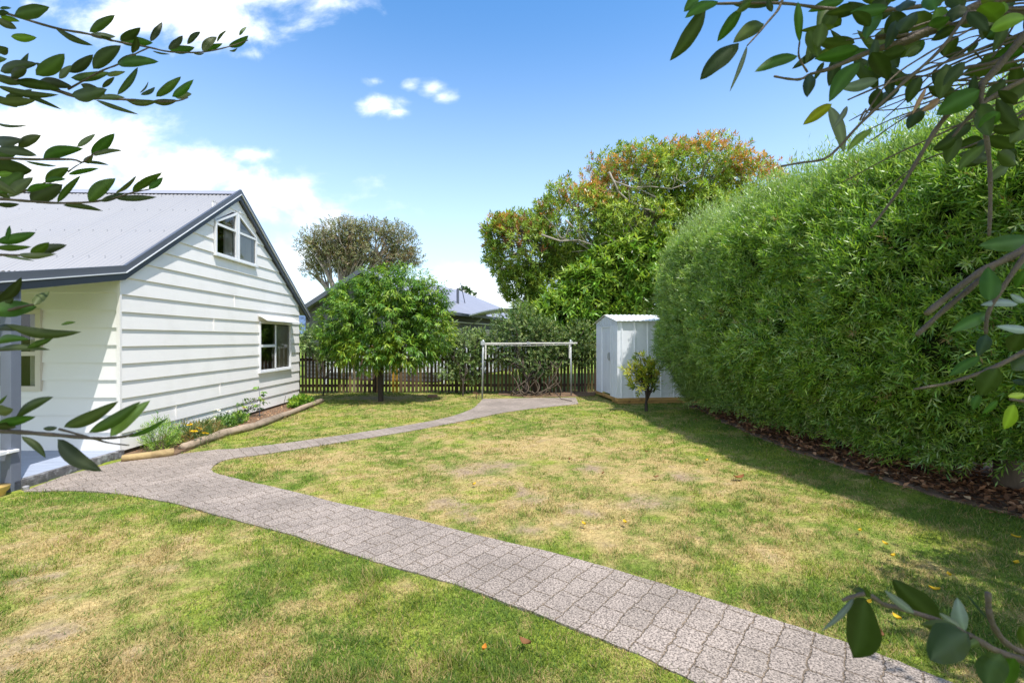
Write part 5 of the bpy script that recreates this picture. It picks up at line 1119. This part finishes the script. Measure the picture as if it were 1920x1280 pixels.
# unseen white cloud added behind the camera as neutral fill light
nz2 = N.new('ShaderNodeTexNoise'); nz2.inputs['Scale'].default_value = 2.2; nz2.inputs['Detail'].default_value = 7; L.new(tc.outputs['Generated'], nz2.inputs[0])
mr3 = N.new('ShaderNodeMapRange'); mr3.interpolation_type = 'SMOOTHSTEP'; mr3.inputs[1].default_value = .42; mr3.inputs[2].default_value = .62; L.new(nz2.outputs[0], mr3.inputs[0])
rear = mth('MULTIPLY', mr3.outputs[0], mth('MULTIPLY', mth('SUBTRACT', -.02, sx.outputs[1]), 5.0, clamp=True))
vl = N.new('ShaderNodeMapRange'); vl.interpolation_type = 'SMOOTHSTEP'; vl.inputs[1].default_value = .62; vl.inputs[2].default_value = .0; vl.inputs[3].default_value = 0; vl.inputs[4].default_value = .5; L.new(sx.outputs[2], vl.inputs[0])
inv = mth('SUBTRACT', 1.0, mth('MULTIPLY', mth('MULTIPLY', mr.outputs[0], back), .97, clamp=True)); inv2 = mth('SUBTRACT', 1.0, vl.outputs[0])
fac = mth('ADD', mth('SUBTRACT', 1.0, mth('MULTIPLY', inv, inv2)), rear, clamp=True)
cbg = N.new('ShaderNodeBackground'); cr = N.new('ShaderNodeMix'); cr.data_type = 'RGBA'; cr.inputs[6].default_value = (.78, .84, .92, 1); cr.inputs[7].default_value = (1., 1., 1., 1)
mr2 = N.new('ShaderNodeMapRange'); mr2.inputs[1].default_value = .2; mr2.inputs[2].default_value = 1.1; L.new(t_, mr2.inputs[0]); L.new(mr2.outputs[0], cr.inputs[0]); L.new(cr.outputs[2], cbg.inputs[0]); cbg.inputs[1].default_value = 1.0
CBG = cbg
mx = N.new('ShaderNodeMixShader'); L.new(fac, mx.inputs[0]); L.new(bg.outputs[0], mx.inputs[1]); L.new(cbg.outputs[0], mx.inputs[2]); L.new(mx.outputs[0], out.inputs[0])
sl = bpy.data.lights.new('sun', 'SUN'); sl.energy = 3.4; sl.angle = math.radians(.5); sl.color = (1., .965, .91)
so = bpy.data.objects.new('sun', sl); link(so); so.rotation_euler = SUNV.to_track_quat('Z', 'Y').to_euler(); so.location = (8, -8, 30)
cam = bpy.data.cameras.new('camera'); co = bpy.data.objects.new('camera', cam); link(co); sc.camera = co
co.location = (0, 0, CAMZ); co.rotation_euler = (PI / 2, 0, 0); cam.sensor_width = 36; cam.lens = F / 1920 * 36; cam.shift_y = -(640 - HY) / 1920
cam.clip_end = 12000; cam.clip_start = .02
cam.dof.use_dof = True; cam.dof.focus_distance = 6.5; cam.dof.aperture_fstop = 11
sc.view_settings.view_transform = 'Standard'; sc.view_settings.look = 'None'; sc.view_settings.exposure = 0.85; sc.view_settings.gamma = 1
sc.render.engine = 'CYCLES'; sc.cycles.use_denoising = True; sc.cycles.max_bounces = 8; sc.cycles.transparent_max_bounces = 12
